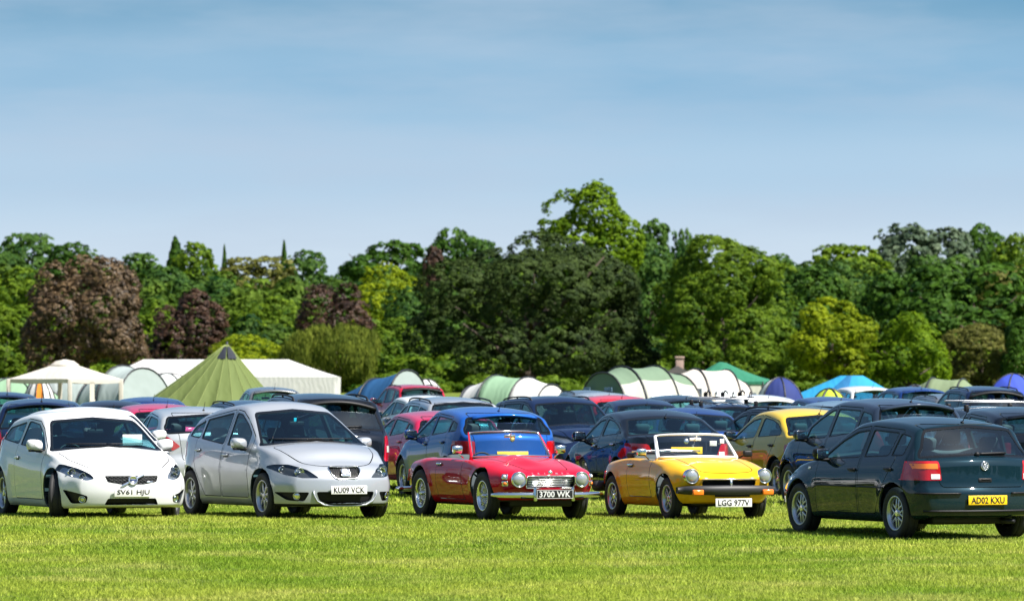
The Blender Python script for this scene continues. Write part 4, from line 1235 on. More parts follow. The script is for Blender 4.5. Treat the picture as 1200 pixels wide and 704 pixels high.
def estate_style():
    S = spec(4.72, 1.78, 1.47, 2.70, .90, .72, .98, 1.02, .20, 1.38, -.35, -1.95, 1.39, -2.36, 1.04, 1.0, .93, 1.02, wheel='ten', rim=.21, rw=.32, mirror=(.62, .96, 1.), beltz=.96, knots=None)
    S['knots'] = [S['xw0'], S['xw1'], S['xg0'], S['xr1']]
    S['doors'] = [(.80, -.26, .28), (-.29, -1.22, .28)]; S['hand'] = [(-.14, .85), (-1.1, .88)]
    S['wins'] = [(None, None, -.20, -.24, 0), (-.30, -.33, -1.22, -1.24, 1), (-1.30, -1.32, -2.18, -2.0, None)]; S['win_r'] = .06
    S['tail_poly'] = [(.62, .70), (.86, .72), (.86, .98), (.68, .98)]; S['plate_z'] = .70; S['badge_z'] = .94; S['rails'] = (.15, -1.85, BLACK)
    return row_car('parked_estate', S)
def barred_estate_style():
    S = spec(4.60, 1.78, 1.48, 2.65, .90, .72, .98, 1.04, .20, 1.38, -.35, -1.80, 1.40, -2.24, 1.06, 1.0, .93, 1.03, wheel='five', rim=.205, rw=.315, mirror=(.62, .96, 1.), beltz=.96)
    S['doors'] = [(.80, -.26, .28), (-.29, -1.20, .28)]; S['hand'] = [(-.14, .85), (-1.08, .88)]
    S['wins'] = [(None, None, -.20, -.24, 0), (-.30, -.33, -1.20, -1.22, 1), (-1.30, -1.32, -2.06, -1.9, None)]
    S['tail_poly'] = [(.64, .72), (.86, .74), (.86, 1.05), (.72, 1.05)]; S['plate_z'] = .70; S['badge_z'] = .95; S['bars'] = ([-.35, -1.25], ALLOY)
    return row_car('parked_estate', S)
STYLES = dict(hatch=hatch_style, curvy=curvy_style, saloon=saloon_style, gold=gold_style, mpv=mpv_style, suv=suv_style, estate=estate_style, barred=barred_estate_style)
PROTO = {}; ENDS = {}
def ends_of(root):
    xs = [v.co.x for c in root.children if c.type == 'MESH' and c.name.startswith('body') for v in c.data.vertices]
    return min(xs), max(xs)
def swap_paint(o, pm):
    if o.type == 'MESH':
        for s in o.material_slots:
            if s.material and s.material.name.startswith('paint '): s.link = 'OBJECT'; s.material = pm
    for c in children(o): swap_paint(c, pm)
def stand(root, face, px, Y, psi, ends):
    """face 'r': tail towards the camera, 'f': nose towards it; px, Y: where the middle of that end stands"""
    rz = R(90 + psi) if face == 'r' else -R(90 - psi)
    e = ends[0] if face == 'r' else ends[1]
    root.rotation_euler = (0, 0, rz)
    x, y = at(px, Y) - math.cos(rz)*e, Y - math.sin(rz)*e
    # follow the slope of the field
    g0, g1 = ground(y - 1.3), ground(y + 1.3)
    root.location = (x, y, (g0 + g1)/2)
    tilt = math.atan2(g1 - g0, 2.6)
    root.rotation_euler = (Matrix.Rotation(tilt, 3, 'X') @ Matrix.Rotation(rz, 3, 'Z')).to_euler()
def row(style, pm, face, px, Y, psi, label, cat='car', group=None, sz=1.0):
    if style not in PROTO:
        r = STYLES[style](); PROTO[style] = r; ENDS[style] = ends_of(r)
    else: r = copy_tree(PROTO[style])
    swap_paint(r, pm); stand(r, face, px, Y, psi, ENDS[style]); r.scale = (1, 1, sz)
    return tag(r, label, cat, group)

def build_front():
    G = 'cars parked along the front row'
    for fn, face, px, Y, psi, lab, cat in (
        (white_hatch, 'f', 156, 75.4, 20, 'white three-door hatchback with black honeycomb grille and turned front wheel', 'car'),
        (silver_mpv, 'f', 407, 75.4, 25, 'silver family car with small black grille and tall curved roof', 'car'),
        (red_roadster, 'f', 646, 75.4, 22.5, 'red open-top classic roadster with chrome bumper and black number plate', 'roadster'),
        (yellow_roadster, 'f', 856, 75.6, 20, 'yellow open-top classic roadster with thick black rubber bumper', 'roadster'),
        (teal_hatch, 'r', 1157, 67.4, 24, 'dark teal five-door hatchback seen from behind with yellow number plate', 'car')):
        r = fn(); stand(r, face, px, Y, psi, ends_of(r)); tag(r, lab, cat, G)

def build_rows():
    G = 'cars parked in the rows behind'
    navy = paint('navy', (.006, .014, .045), .1); dark = paint('near black', (.006, .009, .016), .1); black = paint('black', (.004, .006, .010), .05)
    blue = paint('mid blue', (.008, .075, .33), .2); white = P_WHITE; silver = P_SILVER; red = paint('crimson', (.42, .008, .03), .1); pink = paint('raspberry', (.50, .02, .08), .3)
    gold = paint('gold', (.60, .42, .035), .1); slate = paint('slate', (.020, .032, .055), .2); bright = paint('bright red', (.55, .012, .02), 0); sky = paint('pale blue', (.22, .33, .42), .5)
    deep = paint('deep blue', (.008, .030, .13), .15); grey = paint('mid grey', (.16, .17, .18), .5); pale = paint('pale silver', (.55, .57, .58), .5)
    T = [
     ('mpv', navy, 'r', 50, 95, 6, 'navy tall family car with antenna, tail showing behind the white hatchback'),
     ('curvy', white, 'f', 152, 86.5, 19, 'white car facing forward, half hidden behind the white three-door hatchback'),
     ('curvy', pale, 'r', 249, 92, 13, 'pale silver hatchback with large red tail lamp beside the silver family car'),
     ('suv', dark, 'r', 402, 89, 15, 'near-black off-road car with large roof spoiler behind the silver family car'),
     ('hatch', blue, 'r', 602, 91, 17, 'bright blue five-door hatchback directly behind the red roadster'),
     ('saloon', black, 'r', 806, 90, 16, 'black saloon with chrome door handles directly behind the yellow roadster'),
     ('gold', gold, 'r', 993, 92, 20, 'gold saloon with black door handles behind the dark teal hatchback'),
     ('mpv', slate, 'r', 1092, 84, 20, 'slate grey family car with rounded roof close behind the dark teal hatchback'),
     ('barred', black, 'r', 1196, 94, 15, 'black estate with two silver bars across its roof'),
     ('hatch', pink, 'r', 545, 98, 17, 'raspberry red hatchback with roof just above the bright blue hatchback', .94),
     ('estate', silver, 'r', 550, 109, 14, 'silver estate with black roof rails behind the raspberry hatchback', 1.08),
     ('suv', red, 'r', 500, 178, 16, 'crimson off-road car with roof rails beyond the silver estate', .95),
     ('suv', navy, 'f', 704, 108, 20, 'navy tall car facing forward between the blue hatchback and black saloon', .95),
     ('saloon', deep, 'r', 832, 100, 10, 'deep blue saloon with roof showing just beyond the black saloon'),
     ('estate', dark, 'r', 985, 99, 24, 'near-black estate with long roof line directly beyond the gold saloon'),
     ('barred', navy, 'r', 868, 110, 10, 'navy estate carrying bicycle carriers on its roof'),
     ('saloon', dark, 'r', 138, 121, 8, 'near-black saloon beyond the white cars under the gazebo edge'),
     ('curvy', pink, 'r', 205, 106, 14, 'raspberry red car with curved roof beyond the pale silver hatchback'),
     ('hatch', deep, 'r', 185, 126, 10, 'deep blue roof just visible beyond the raspberry car by the green tipi'),
     ('estate', navy, 'r', 318, 116, 17, 'navy estate beside the near-black off-road car, below the green tipi'),
     ('mpv', grey, 'r', 326, 152, 10, 'grey tall car in front of the white marquee, above the off-road car'),
     ('hatch', white, 'r', 522, 133, 16, 'white hatchback sliver between the crimson off-road car and silver estate'),
     ('mpv', navy, 'r', 12, 122, 10, 'navy car roof at the field edge below the cream gazebo'),
     ('estate', grey, 'r', 703, 165, 12, 'mid grey estate beyond the navy tall car, below the green tunnel tent'),
     ('hatch', pale, 'r', 722, 150, 12, 'pale silver hatchback roof between the navy tall car and green tunnel tent'),
     ('curvy', bright, 'r', 738, 134, 12, 'bright red car roof showing above the black saloon'),
     ('saloon', navy, 'r', 772, 126, 12, 'navy saloon roof in front of the green tunnel tent'),
     ('hatch', dark, 'r', 814, 134, 12, 'near-black hatchback roof below the cream tunnel tent'),
     ('hatch', white, 'r', 912, 136, 14, 'white hatchback with red spoiler in front of the blue and violet tent'),
     ('mpv', white, 'r', 1032, 160, 14, 'white tall car in front of the cyan tent'),
     ('hatch', deep, 'r', 1000, 127, 16, 'deep blue hatchback beyond the gold saloon, beside the lime dome tent'),
     ('curvy', sky, 'r', 1024, 114, 18, 'pale blue car roof just beyond the slate family car'),
     ('saloon', navy, 'r', 1054, 121, 14, 'navy saloon in front of the white tall car'),
     ('mpv', deep, 'r', 1090, 152, 14, 'deep blue tall car below the olive dome tent'),
     ('estate', grey, 'r', 1135, 141, 14, 'mid grey estate beyond the silver-barred black estate'),
     ('suv', navy, 'r', 1176, 133, 12, 'navy off-road car below the bright blue dome tent'),
     ('hatch', black, 'r', 1232, 88, 14, 'black hatchback at the field edge beside the silver-barred estate'),
    ]
    out = {}
    for t in T:
        r = row(t[0], t[1], t[2], t[3], t[4], t[5], t[6], 'car', G, t[7] if len(t) > 7 else 1.); out[t[6]] = r
    return out

def bike_carriers():
    """three cycle trays with clamps and straps on the navy estate's roof"""
    G = 'cycle carriers on the roof of the navy estate'
    Y = 112.2; z = ground(Y) + 1.50
    for i, px in enumerate((833, 853, 873)):
        lab = ('black cycle carrier with a pale tray, nearest the green tunnel tent', 'black cycle carrier with a pale tray, middle of the three on the roof', 'black cycle carrier with a pale tray, beside the white hatchback')[i]
        e = tag(empty('cycle_carrier', (at(px, Y), Y, z), R(100)), lab, 'cycle carrier', G)
        m = MB(); m.box((0, 0, .03), (1.35, .10, .03), PAPER, .01); m.box((.1, .02, .055), (1.0, .05, .02), ALLOY, .008); m.build('tray', e)
        m = MB(); m.tube([(-.1, .05, .04), (-.18, .05, .16), (.14, .02, .20), (.30, .05, .10)], .016, BLACK, 6); m.box((.3, .04, .12), (.10, .07, .09), BLACK, .02); m.build('arm', e)
        for x in (-.5, .5):
            m = MB(); n = 12; m.tube([(x + .085*math.cos(PI*k/n), .0, .05 + .12*math.sin(PI*k/n)) for k in range(n + 1)], .010, BLACK, 6); m.box((x, 0, .05), (.16, .13, .05), BLACK, .015); m.build('wheel_strap', e)
# ------------------------------------------------------------------ tents
def cloth(name, col, rough=.75, trans=.25):
    nm = 'cloth ' + name
    if nm in MATS: return MATS[nm]
    m, t, b, o = nt(nm)
    b.inputs['Roughness'].default_value = rough; b.inputs['Specular IOR Level'].default_value = .25
    tc = t.nodes.new('ShaderNodeTexCoord'); n = t.nodes.new('ShaderNodeTexNoise'); n.inputs['Scale'].default_value = 1.7; n.inputs['Detail'].default_value = 4
    t.links.new(tc.outputs['Object'], n.inputs['Vector'])
    mr = t.nodes.new('ShaderNodeMapRange'); mr.inputs['To Min'].default_value = .86; mr.inputs['To Max'].default_value = 1.08; t.links.new(n.outputs['Fac'], mr.inputs['Value'])
    mx = t.nodes.new('ShaderNodeMix'); mx.data_type = 'RGBA'; mx.blend_type = 'MULTIPLY'; mx.inputs[0].default_value = 1; mx.inputs[6].default_value = (*col, 1); t.links.new(mr.outputs[0], mx.inputs[7])
    t.links.new(mx.outputs[2], b.inputs['Base Color'])
    wv = t.nodes.new('ShaderNodeTexWave'); wv.inputs['Scale'].default_value = 1.1; wv.inputs['Distortion'].default_value = 9; wv.inputs['Detail'].default_value = 2; t.links.new(tc.outputs['Object'], wv.inputs['Vector'])
    bp = t.nodes.new('ShaderNodeBump'); bp.inputs['Strength'].default_value = .15; bp.inputs['Distance'].default_value = .04; t.links.new(wv.outputs['Fac'], bp.inputs['Height']); t.links.new(bp.outputs[0], b.inputs['Normal'])
    tr = t.nodes.new('ShaderNodeBsdfTranslucent'); t.links.new(mx.outputs[2], tr.inputs['Color'])
    ms = t.nodes.new('ShaderNodeMixShader'); ms.inputs[0].default_value = trans
    t.links.new(b.outputs[0], ms.inputs[1]); t.links.new(tr.outputs[0], ms.inputs[2]); t.links.new(ms.outputs[0], o.inputs['Surface'])
    MATS[nm] = m
    return m
CREAM = cloth('cream', (.60, .56, .50)); WHITEC = cloth('white', (.64, .64, .63)); GREYC = cloth('grey green', (.34, .40, .39)); LIMEC = cloth('tipi green', (.130, .172, .052))
SAGE = cloth('sage', (.17, .25, .17)); MINT = cloth('mint', (.25, .40, .26)); CYANC = cloth('cyan', (.03, .30, .55)); LIME2 = cloth('lime', (.42, .56, .05)); OLIVEC = cloth('olive', (.20, .26, .15))
BLUEC = cloth('blue', (.05, .09, .50)); NAVYC = cloth('dark blue', (.02, .09, .22)); GREENC = cloth('green', (.035, .20, .12)); VIOLETC = cloth('violet blue', (.030, .048, .19)); BEIGEC = cloth('beige', (.55, .54, .46)); PALEG = cloth('pale grey', (.55, .60, .58))
DARKC = cloth('charcoal', (.03, .035, .05)); POLEM = prin('tent pole sleeve', (.012, .014, .018), .5); PVC = prin('clear window', (.55, .60, .62), .12, 0, .6); WINB = prin('tent window blue', (.10, .16, .22), .15, 0, .8); ORANGEC = cloth('orange', (.75, .25, .03))

def tunnel(name, px, Y, heading, arches, mats, label, group=None, ends=(None, None), lower=None, wins=(), pole=POLEM, p=2.2, endwin=True):
    """arches: (distance along, half width, height); heading turns the axis from the camera's right (0) towards the camera (negative)"""
    root = tag(empty(name, (at(px, Y), Y, ground(Y)), R(heading)), label, 'tent', group)
    n = 18
    def arc(a, dz=0.):
        s, w, h = a[:3]; lean = a[3] if len(a) > 3 else 0
        out = []
        for k in range(n + 1):
            t = PI * k / n; c, q = math.cos(t), math.sin(t)
            y = w * math.copysign(abs(c)**(2/p), c); z = h * abs(q)**(2/p)
            out.append((s + lean*z, y, max(z, -.01)))
        return out
    A = [arc(a) for a in arches]
    for i in range(len(A) - 1):
        m = MB(); rows = []
        for u in np.linspace(0, 1, 7):
            sag = 1 - .035*math.sin(PI*u)
            rows.append([tuple(Vector(p1)*(1-u) + Vector(p2)*u - Vector((0, 0, 0)) if k in (0, n) else Vector((p1[0]*(1-u) + p2[0]*u, (p1[1]*(1-u) + p2[1]*u)*sag, (p1[2]*(1-u) + p2[2]*u)*sag))) for k, (p1, p2) in enumerate(zip(A[i], A[i+1]))])
        if lower:
            for k0, k1, mt in ((0, 5, lower), (5, n - 5, mats[i]), (n - 5, n, lower)): m.grid([r[k0:k1+1] for r in rows], mt)
        else: m.grid(rows, mats[i])
        o = m.build('fabric_panel', root); so = o.modifiers.new('thickness', 'SOLIDIFY'); so.thickness = .01
        if i in wins:
            m = MB(); rr = [[tuple(Vector(q)*1.0 + Vector((0, math.copysign(.025, q[1]), 0))) for q in r[n-4:n-1]] for r in rows[1:6]]; m.grid(rr, PVC); m.build('window', o)
    for i, a in enumerate(A):
        MB().tube([Vector(q) * 1.008 for q in a], .035, pole, 6).build('pole', root)
    for e, mat in ((0, ends[0]), (-1, ends[1])):
        if mat is None: continue
        a = A[e]; s, w, h = arches[e][:3]; d = (-1 if e == 0 else 1)
        m = MB(); rows = []
        for u in np.linspace(0, 1, 6): rows.append([(q[0] + d*.25*math.sin(PI/2*(1-u)), q[1]*u, q[2]*(u if True else 1)) for q in a])
        m.grid(rows, mat); o = m.build('end_panel', root)
        for yy, ww in (((-.45)*w, .30), (.40*w, .24)) if endwin else ():
            m = MB(); m.box((a[0][0] + d*.27 , yy, h*.50), (.03, ww*w, h*.46), WINB, .01, Matrix.Identity(4)); m.build('window', o)
    return root
def dome(name, px, Y, rx, ry, h, mats, label, group=None, turn=0., gores=6, pole=POLEM, pw=2.0):
    root = tag(empty(name, (at(px, Y), Y, ground(Y)), R(turn)), label, 'tent', group)
    def pt(a, v):
        r = math.cos(v*PI/2)**(2/pw); z = math.sin(v*PI/2)**(2/pw)
        return (rx*r*math.cos(a), ry*r*math.sin(a), h*z)
    for g in range(gores):
        a0, a1 = 2*PI*g/gores, 2*PI*(g+1)/gores; m = MB(); rows = []
        for v in np.linspace(0, 1, 9):
            rr = []
            for u in np.linspace(0, 1, 7):
                q = pt(a0 + (a1-a0)*u, v); k = 1 - .05*math.sin(PI*u)*math.cos(v*PI/2); rr.append((q[0]*k, q[1]*k, q[2]))
            rows.append(rr)
        m.grid(rows, mats[g % len(mats)]); m.build('fabric_panel', root)
    for g in range(gores // 2):
        a = 2*PI*g/gores
        MB().tube([Vector(pt(a, v))*1.006 for v in np.linspace(0, 1, 10)] + [Vector(pt(a + PI, v))*1.006 for v in np.linspace(.9, 0, 9)], .03, pole, 6).build('pole', root)
    return root
def peaked(name, px, Y, h, radii, mat, label, cat='tent', seam=None, vents=False, top=.02, turn=0.):
    """a single-pole tent: radii round the peak, first one to the camera's right, then away, left, towards the camera"""
    root = tag(empty(name, (at(px, Y), Y, ground(Y)), R(turn)), label, cat)
    n = len(radii); R_ = lambda a: radii[a % n]
    for g in range(n):
        a0, a1 = 2*PI*g/n, 2*PI*(g+1)/n; m = MB(); rows = []
        for v in np.linspace(0, 1, 9):
            f = (1 - v)**1.02 + top; rr = []
            for u in np.linspace(0, 1, 6):
                r = (R_(g)*(1-u) + R_(g+1)*u) * f * (1 - (.03 + .07*((g*7 + 3) % 5)/5)*math.sin(PI*u)*(1-v)**.5); a = a0 + (a1-a0)*u; rr.append((r*math.cos(a), r*math.sin(a), h*v))
            rows.append(rr)
        m.grid(rows, mat if not isinstance(mat, list) else mat[g % len(mat)]); m.build('fabric_panel', root)
        if seam: MB().tube([((R_(g)*((1-v)**1.02 + top))*math.cos(a0)*1.004, (R_(g)*((1-v)**1.02 + top))*math.sin(a0)*1.004, h*v) for v in np.linspace(0, 1, 8)], .012, seam, 5).build('seam', root)
    if vents:
        for a in (-1.9, -1.15):
            m = MB(); m.grid([[(q*math.cos(a + d)*1.6, q*math.sin(a + d)*1.6, h*(1 - zz)) for d in (-.3, 0, .3)] for q, zz in ((.10, .02), (.30, .12), (.36, .17))], DARKC); m.build('vent', root)
        MB().tube([(0, 0, 0), (0, 0, h + .12)], .04, POLEM, 8).build('centre_pole', root)
    return root

def frame_tent():
    Y = 242; g = ground(Y); ez, pz = up(447, Y) - g, up(424, Y) - g
    root = tag(empty('frame_tent', (at(845, Y), Y, g)), 'green peaked tent with beige walls rising behind the cream tunnel tent', 'tent')
    n = 8; rad = [(2.35 if math.cos(2*PI*k/n) > .1 else 1.8) for k in range(n)]
    def ring(f, z): return [(rad[k]*f*math.cos(2*PI*k/n), rad[k]*f*math.sin(2*PI*k/n), z) for k in range(n)]
    m = MB(); m.grid([ring(1.03, ez - .12), ring(1.03, ez), ring(.7, ez + (pz-ez)*.25), ring(.35, ez + (pz-ez)*.62), ring(.10, pz - .04), ring(.02, pz)], GREENC, False, True); m.build('roof', root)
    m = MB(); m.grid([ring(1.12, 0), ring(1.06, ez*.5), ring(1., ez - .02)], BEIGEC, False, True); m.build('side_wall', root)
    for k in range(n):
        MB().tube([(rad[k]*f*math.cos(2*PI*k/n), rad[k]*f*math.sin(2*PI*k/n), z) for f, z in ((1.14, 0), (1.08, ez*.5), (1.02, ez))], .03, POLEM, 5).build('pole', root)
def build_tents():
    # cream gazebo
    Y = 215; g = ground(Y); ez, pz = up(444, Y) - g, up(421, Y) - g; hd = 2.16
    root = tag(empty('gazebo', (at(76, Y), Y, g), 0), 'cream pop-up gazebo with open sides at the field edge', 'gazebo')
    phi = [R(180 + 9.5 + 90*k) for k in range(4)]; C = [(hd*math.cos(a), hd*math.sin(a)) for a in phi]
    m = MB()
    for k in range(4):
        a, c = C[k], C[(k+1) % 4]; rows = []
        for v in np.linspace(0, 1, 7):
            f = 1 - v*.86; zz = ez + (pz - .16 - ez)*(v**1.06); rows.append([((a[0]*(1-u) + c[0]*u)*f*(1 - .04*math.sin(PI*u)*(1-v)), (a[1]*(1-u) + c[1]*u)*f*(1 - .04*math.sin(PI*u)*(1-v)), zz - .05*math.sin(PI*u)*(1-v)) for u in np.linspace(0, 1, 7)])
        m.grid(rows, CREAM)
    m.build('canopy', root)
    m = MB()
    for k in range(4):
        a, c = C[k], C[(k+1) % 4]; m.grid([[(a[0]*(1-u)*f + c[0]*u*f, a[1]*(1-u)*f + c[1]*u*f, z) for u in (0, .5, 1)] for f, z in ((.26, pz - .22), (.16, pz - .06), (.02, pz))], CREAM)
    m.build('vent_cap', root)
    for k in range(4):
        a, c = C[k], C[(k+1) % 4]; m = MB(); m.grid([[(a[0]*(1-u) + c[0]*u, a[1]*(1-u) + c[1]*u, ez - d - (.05*math.sin(PI*u) if d else 0) + (0 if d else .0)) for u in np.linspace(0, 1, 9)] for d in (0, .13)], CREAM); o = m.build('valance', root)
        MB().box((a[0]*.985, a[1]*.985, ez/2), (.16, .16, ez), CREAM, .02, Matrix.Identity(4)).build('leg', root)
    o = MB(); a, c = C[1], C[2]
    o.grid([[(a[0]*(1-u) + c[0]*u, a[1]*(1-u) + c[1]*u - .0, z) for u in np.linspace(.38, .47 + .1*(z < 1), 4)] for z in (ez - .12, 1.0, .2)], CREAM); o.build('tied_curtain', root)
    # small things in and by it
    dome('dome_tent', 14, 232, 2.3, 1.7, 1.75, [MINT], 'mint green dome tent behind the cream gazebo')
    dome('dome_tent', 46, 226, .75, .8, 1.75, [WHITEC]*8 + [ORANGEC] + [WHITEC]*3, 'small white and orange tent seen under the gazebo', turn=20, gores=12)
    dome('dome_tent', 92, 240, 1.9, 1.5, 2.0, [GREYC, PALEG], 'grey green dome tent behind the gazebo legs')
    tunnel('awning_tent', 148, 232, -38, [(-1.5, 1.5, 1.7), (-.2, 1.75, 2.25), (1.15, 1.7, 2.15, -.12)], [GREYC, GREYC], 'grey green tunnel tent with black edging beside the gazebo', ends=(PALEG, GREYC), endwin=False)
    dome('porch_tent', 196, 252, 1.9, 1.6, 1.95, [PALEG, WHITEC], 'pale grey tent between the marquee and the green tipi')
    # marquee
    Y = 318; g = ground(Y); s = FPX / Y
    x0, x1, xa, xb = (at(px, Y) for px in (124, 397, 168, 338)); cx = (x0 + x1)/2
    ez, rz = up(441.5, Y) - g, up(421, Y) - g; dp = 3.2
    root = tag(empty('marquee', (cx, Y, g)), 'long white marquee with sloping ends behind the green tipi', 'marquee')
    m = MB(); E = [(x0 - cx, -dp, ez), (x1 - cx, -dp, ez), (x1 - cx, dp, ez), (x0 - cx, dp, ez)]; Rg = [(xa - cx, 0, rz), (xb - cx, 0, rz)]
    def sheet(a, b_, c, d, nu=13, nv=7):
        a, b_, c, d = map(Vector, (a, b_, c, d))
        m.grid([[tuple((a*(1-u) + b_*u)*(1-v) + (d*(1-u) + c*u)*v - Vector((0, 0, .12*math.sin(PI*v)*(.6 + .4*math.cos(u*18))))) for u in np.linspace(0, 1, nu)] for v in np.linspace(0, 1, nv)], WHITEC)
    sheet(E[0], E[1], Rg[1], Rg[0], 25); sheet(E[2], E[3], Rg[0], Rg[1], 25); sheet(E[1], E[2], Rg[1], Rg[1]); sheet(E[3], E[0], Rg[0], Rg[0]); m.build('roof', root)
    m = MB()
    for a, b_ in ((E[0], E[1]), (E[1], E[2]), (E[2], E[3]), (E[3], E[0])):
        a, b_ = Vector(a), Vector(b_); n = (b_ - a).cross(Vector((0, 0, 1))).normalized()
        m.grid([[tuple(a*(1-u) + b_*u - Vector((0, 0, z)) + n*(.0 if z else .02)) for u in np.linspace(0, 1, 60)] for z in (0, ez*.5, ez)], WHITEC)
    m.build('side_wall', root)
    # tipi
    n = 22; rad = []
    for k in range(n):
        a = 2*PI*k/n; c, s_ = math.cos(a), math.sin(a)
        rad.append(1/math.sqrt((c/(2.5 if c > 0 else 4.1))**2 + (s_/2.9)**2))
    peaked('tipi_tent', 266, 205, up(404, 205) - ground(205), rad, LIMEC, 'green pointed tipi tent with black vents at its peak', seam=cloth('seam', (.24, .29, .10)), vents=True)
    # blue awning and its neighbours
    tunnel('awning_tent', 452, 203, -30, [(-1.9, 1.2, 1.1), (-.4, 1.5, 1.75), (1.0, 1.55, 2.05, -.05)], [NAVYC, NAVYC], 'dark blue awning tent with grey front beside the crimson car', ends=(None, GREYC), endwin=False)
    dome('dome_tent', 499, 214, .9, .9, 1.72, [WHITEC], 'small white dome tent behind the crimson car roof')
    tunnel('tunnel_tent', 606, 225, -32, [(-2.0, 1.35, 1.45), (-.95, 1.65, 1.86), (.5, 1.6, 1.78), (1.6, 1.3, 1.5)], [WHITEC, MINT, WHITEC], 'low white and green striped tunnel tent below the dark maroon tree', ends=(MINT, WHITEC), endwin=False)
    # big tunnel tents
    gt = 'large tunnel tents below the big green tree'
    tunnel('tunnel_tent', 752, 208, 35, [(-1.75, 1.55, 1.95), (-.9, 1.7, 2.18), (.55, 1.7, 2.2), (1.75, 1.6, 1.9, -.1)], [SAGE, SAGE, SAGE], 'sage green and cream tunnel tent with blue windows in its end', gt, ends=(SAGE, BEIGEC), lower=cloth('stone', (.50, .51, .45)), wins=(1, 2))
    tunnel('tunnel_tent', 828, 226, 22, [(-1.7, 1.5, 1.85), (-.5, 1.65, 2.12), (.85, 1.65, 2.08), (1.5, 1.4, 1.6)], [CREAM, CREAM, CREAM], 'cream tunnel tent with black hoops between sage and green tents', gt, ends=(BEIGEC, BEIGEC), wins=(1,))
    frame_tent()
    dome('dome_tent', 914, 222, 1.1, 1.0, 1.78, [VIOLETC, VIOLETC, VIOLETC, PALEG], 'violet blue dome tent beside the green peaked tent', turn=-20)
    rad = [1/math.sqrt((math.cos(2*PI*k/10)/(3.3 if math.cos(2*PI*k/10) > 0 else 4.4))**2 + (math.sin(2*PI*k/10)/1.9)**2) for k in range(10)]
    peaked('ridge_tent', 1000, 230, up(440, 230) - ground(230), rad, [CYANC, CYANC, CYANC, CYANC, CYANC, CYANC, cloth('dark cyan', (.02, .15, .34)), CYANC, CYANC, CYANC], 'bright cyan peaked tent behind the lime dome tent', top=.12)
    dome('dome_tent', 972, 152, .72, .8, 1.56, [LIME2], 'lime green dome tent beside the violet blue tent')
    dome('dome_tent', 1072, 216, .75, .9, 1.50, [DARKC, NAVYC], 'dark blue small tent between the cyan and olive tents')
    tunnel('dome_tent', 1108, 222, -18, [(-1.4, 1.2, 1.35), (-.5, 1.5, 1.76), (.7, 1.5, 1.72), (1.5, 1.1, 1.2)], [OLIVEC, OLIVEC, OLIVEC], 'olive green dome tent with black poles beyond the silver-barred estate', ends=(OLIVEC, OLIVEC))
    dome('dome_tent', 1188, 215, 1.25, 1.1, 1.92, [BLUEC, BLUEC, cloth('light blue', (.16, .24, .62))], 'bright blue dome tent at the field edge', turn=15)
# ------------------------------------------------------------------ field, hills, grass
def grass_material(name, blades):
    m, t, b, o = nt(name)
    N, Lk = t.nodes.new, t.links.new
    g = N('ShaderNodeNewGeometry')
    def noise(scale, vec=(1, 1, 1), det=4, rough=.55):
        mp = N('ShaderNodeMapping'); mp.inputs['Scale'].default_value = vec; Lk(g.outputs['Position'], mp.inputs['Vector'])
        n = N('ShaderNodeTexNoise'); n.inputs['Scale'].default_value = scale; n.inputs['Detail'].default_value = det; n.inputs['Roughness'].default_value = rough
        Lk(mp.outputs[0], n.inputs['Vector']); return n.outputs['Fac']
    def ramp(fac, lo, hi, c0, c1):
        r = N('ShaderNodeValToRGB'); r.color_ramp.elements[0].position = lo; r.color_ramp.elements[1].position = hi
        r.color_ramp.elements[0].color = (*c0, 1); r.color_ramp.elements[1].color = (*c1, 1); Lk(fac, r.inputs[0]); return r.outputs[0]
    def mix(fac, a, c, mode='MIX'):
        x = N('ShaderNodeMix'); x.data_type = 'RGBA'; x.blend_type = mode
        if isinstance(fac, float): x.inputs[0].default_value = fac
        else: Lk(fac, x.inputs[0])
        Lk(a, x.inputs[6]); Lk(c, x.inputs[7]); return x.outputs[2]
    big = noise(.30, (.7, .6, 1), 5, .68); mid = noise(.75, (.8, .7, 1), 5, .65); fine = noise(14., (1, 1, 1), 3)
    base = ramp(big, .40, .60, GRASS_A, GRASS_B)
    dry = ramp(mid, .48, .74, (0, 0, 0), (1, 1, 1))
    k = N('ShaderNodeMix'); k.data_type = 'RGBA'; k.inputs[7].default_value = (*GRASS_C, 1)
    f = N('ShaderNodeMath'); f.operation = 'MULTIPLY'; f.inputs[1].default_value = .5; sep = N('ShaderNodeSeparateColor'); Lk(dry, sep.inputs[0]); Lk(sep.outputs[0], f.inputs[0]); Lk(f.outputs[0], k.inputs[0]); Lk(base, k.inputs[6])
    sh = 1. if blades else .46                                    # short turf as a sheet: blades' shade on each other put into its colour
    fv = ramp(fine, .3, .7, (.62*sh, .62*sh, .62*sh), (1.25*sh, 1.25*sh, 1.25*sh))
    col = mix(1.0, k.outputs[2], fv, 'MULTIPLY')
    if blades:
        at_ = N('ShaderNodeAttribute'); at_.attribute_name = 'tint'
        tv = ramp(at_.outputs['Fac'], 0, 1, (.72, .78, .70), (1.5, 1.42, 1.35)); col = mix(1.0, col, tv, 'MULTIPLY')
    else:
        bp = N('ShaderNodeBump'); bp.inputs['Strength'].default_value = .9; bp.inputs['Distance'].default_value = .05
        Lk(noise(30, (1, 1, 1), 4), bp.inputs['Height']); Lk(bp.outputs[0], b.inputs['Normal'])
    Lk(col, b.inputs['Base Color']); b.inputs['Roughness'].default_value = .6; b.inputs['Specular IOR Level'].default_value = .12
    if blades:
        tr = N('ShaderNodeBsdfTranslucent'); Lk(col, tr.inputs['Color']); ms = N('ShaderNodeMixShader'); ms.inputs[0].default_value = .4
        Lk(b.outputs[0], ms.inputs[1]); Lk(tr.outputs[0], ms.inputs[2]); Lk(ms.outputs[0], o.inputs['Surface'])
    return m
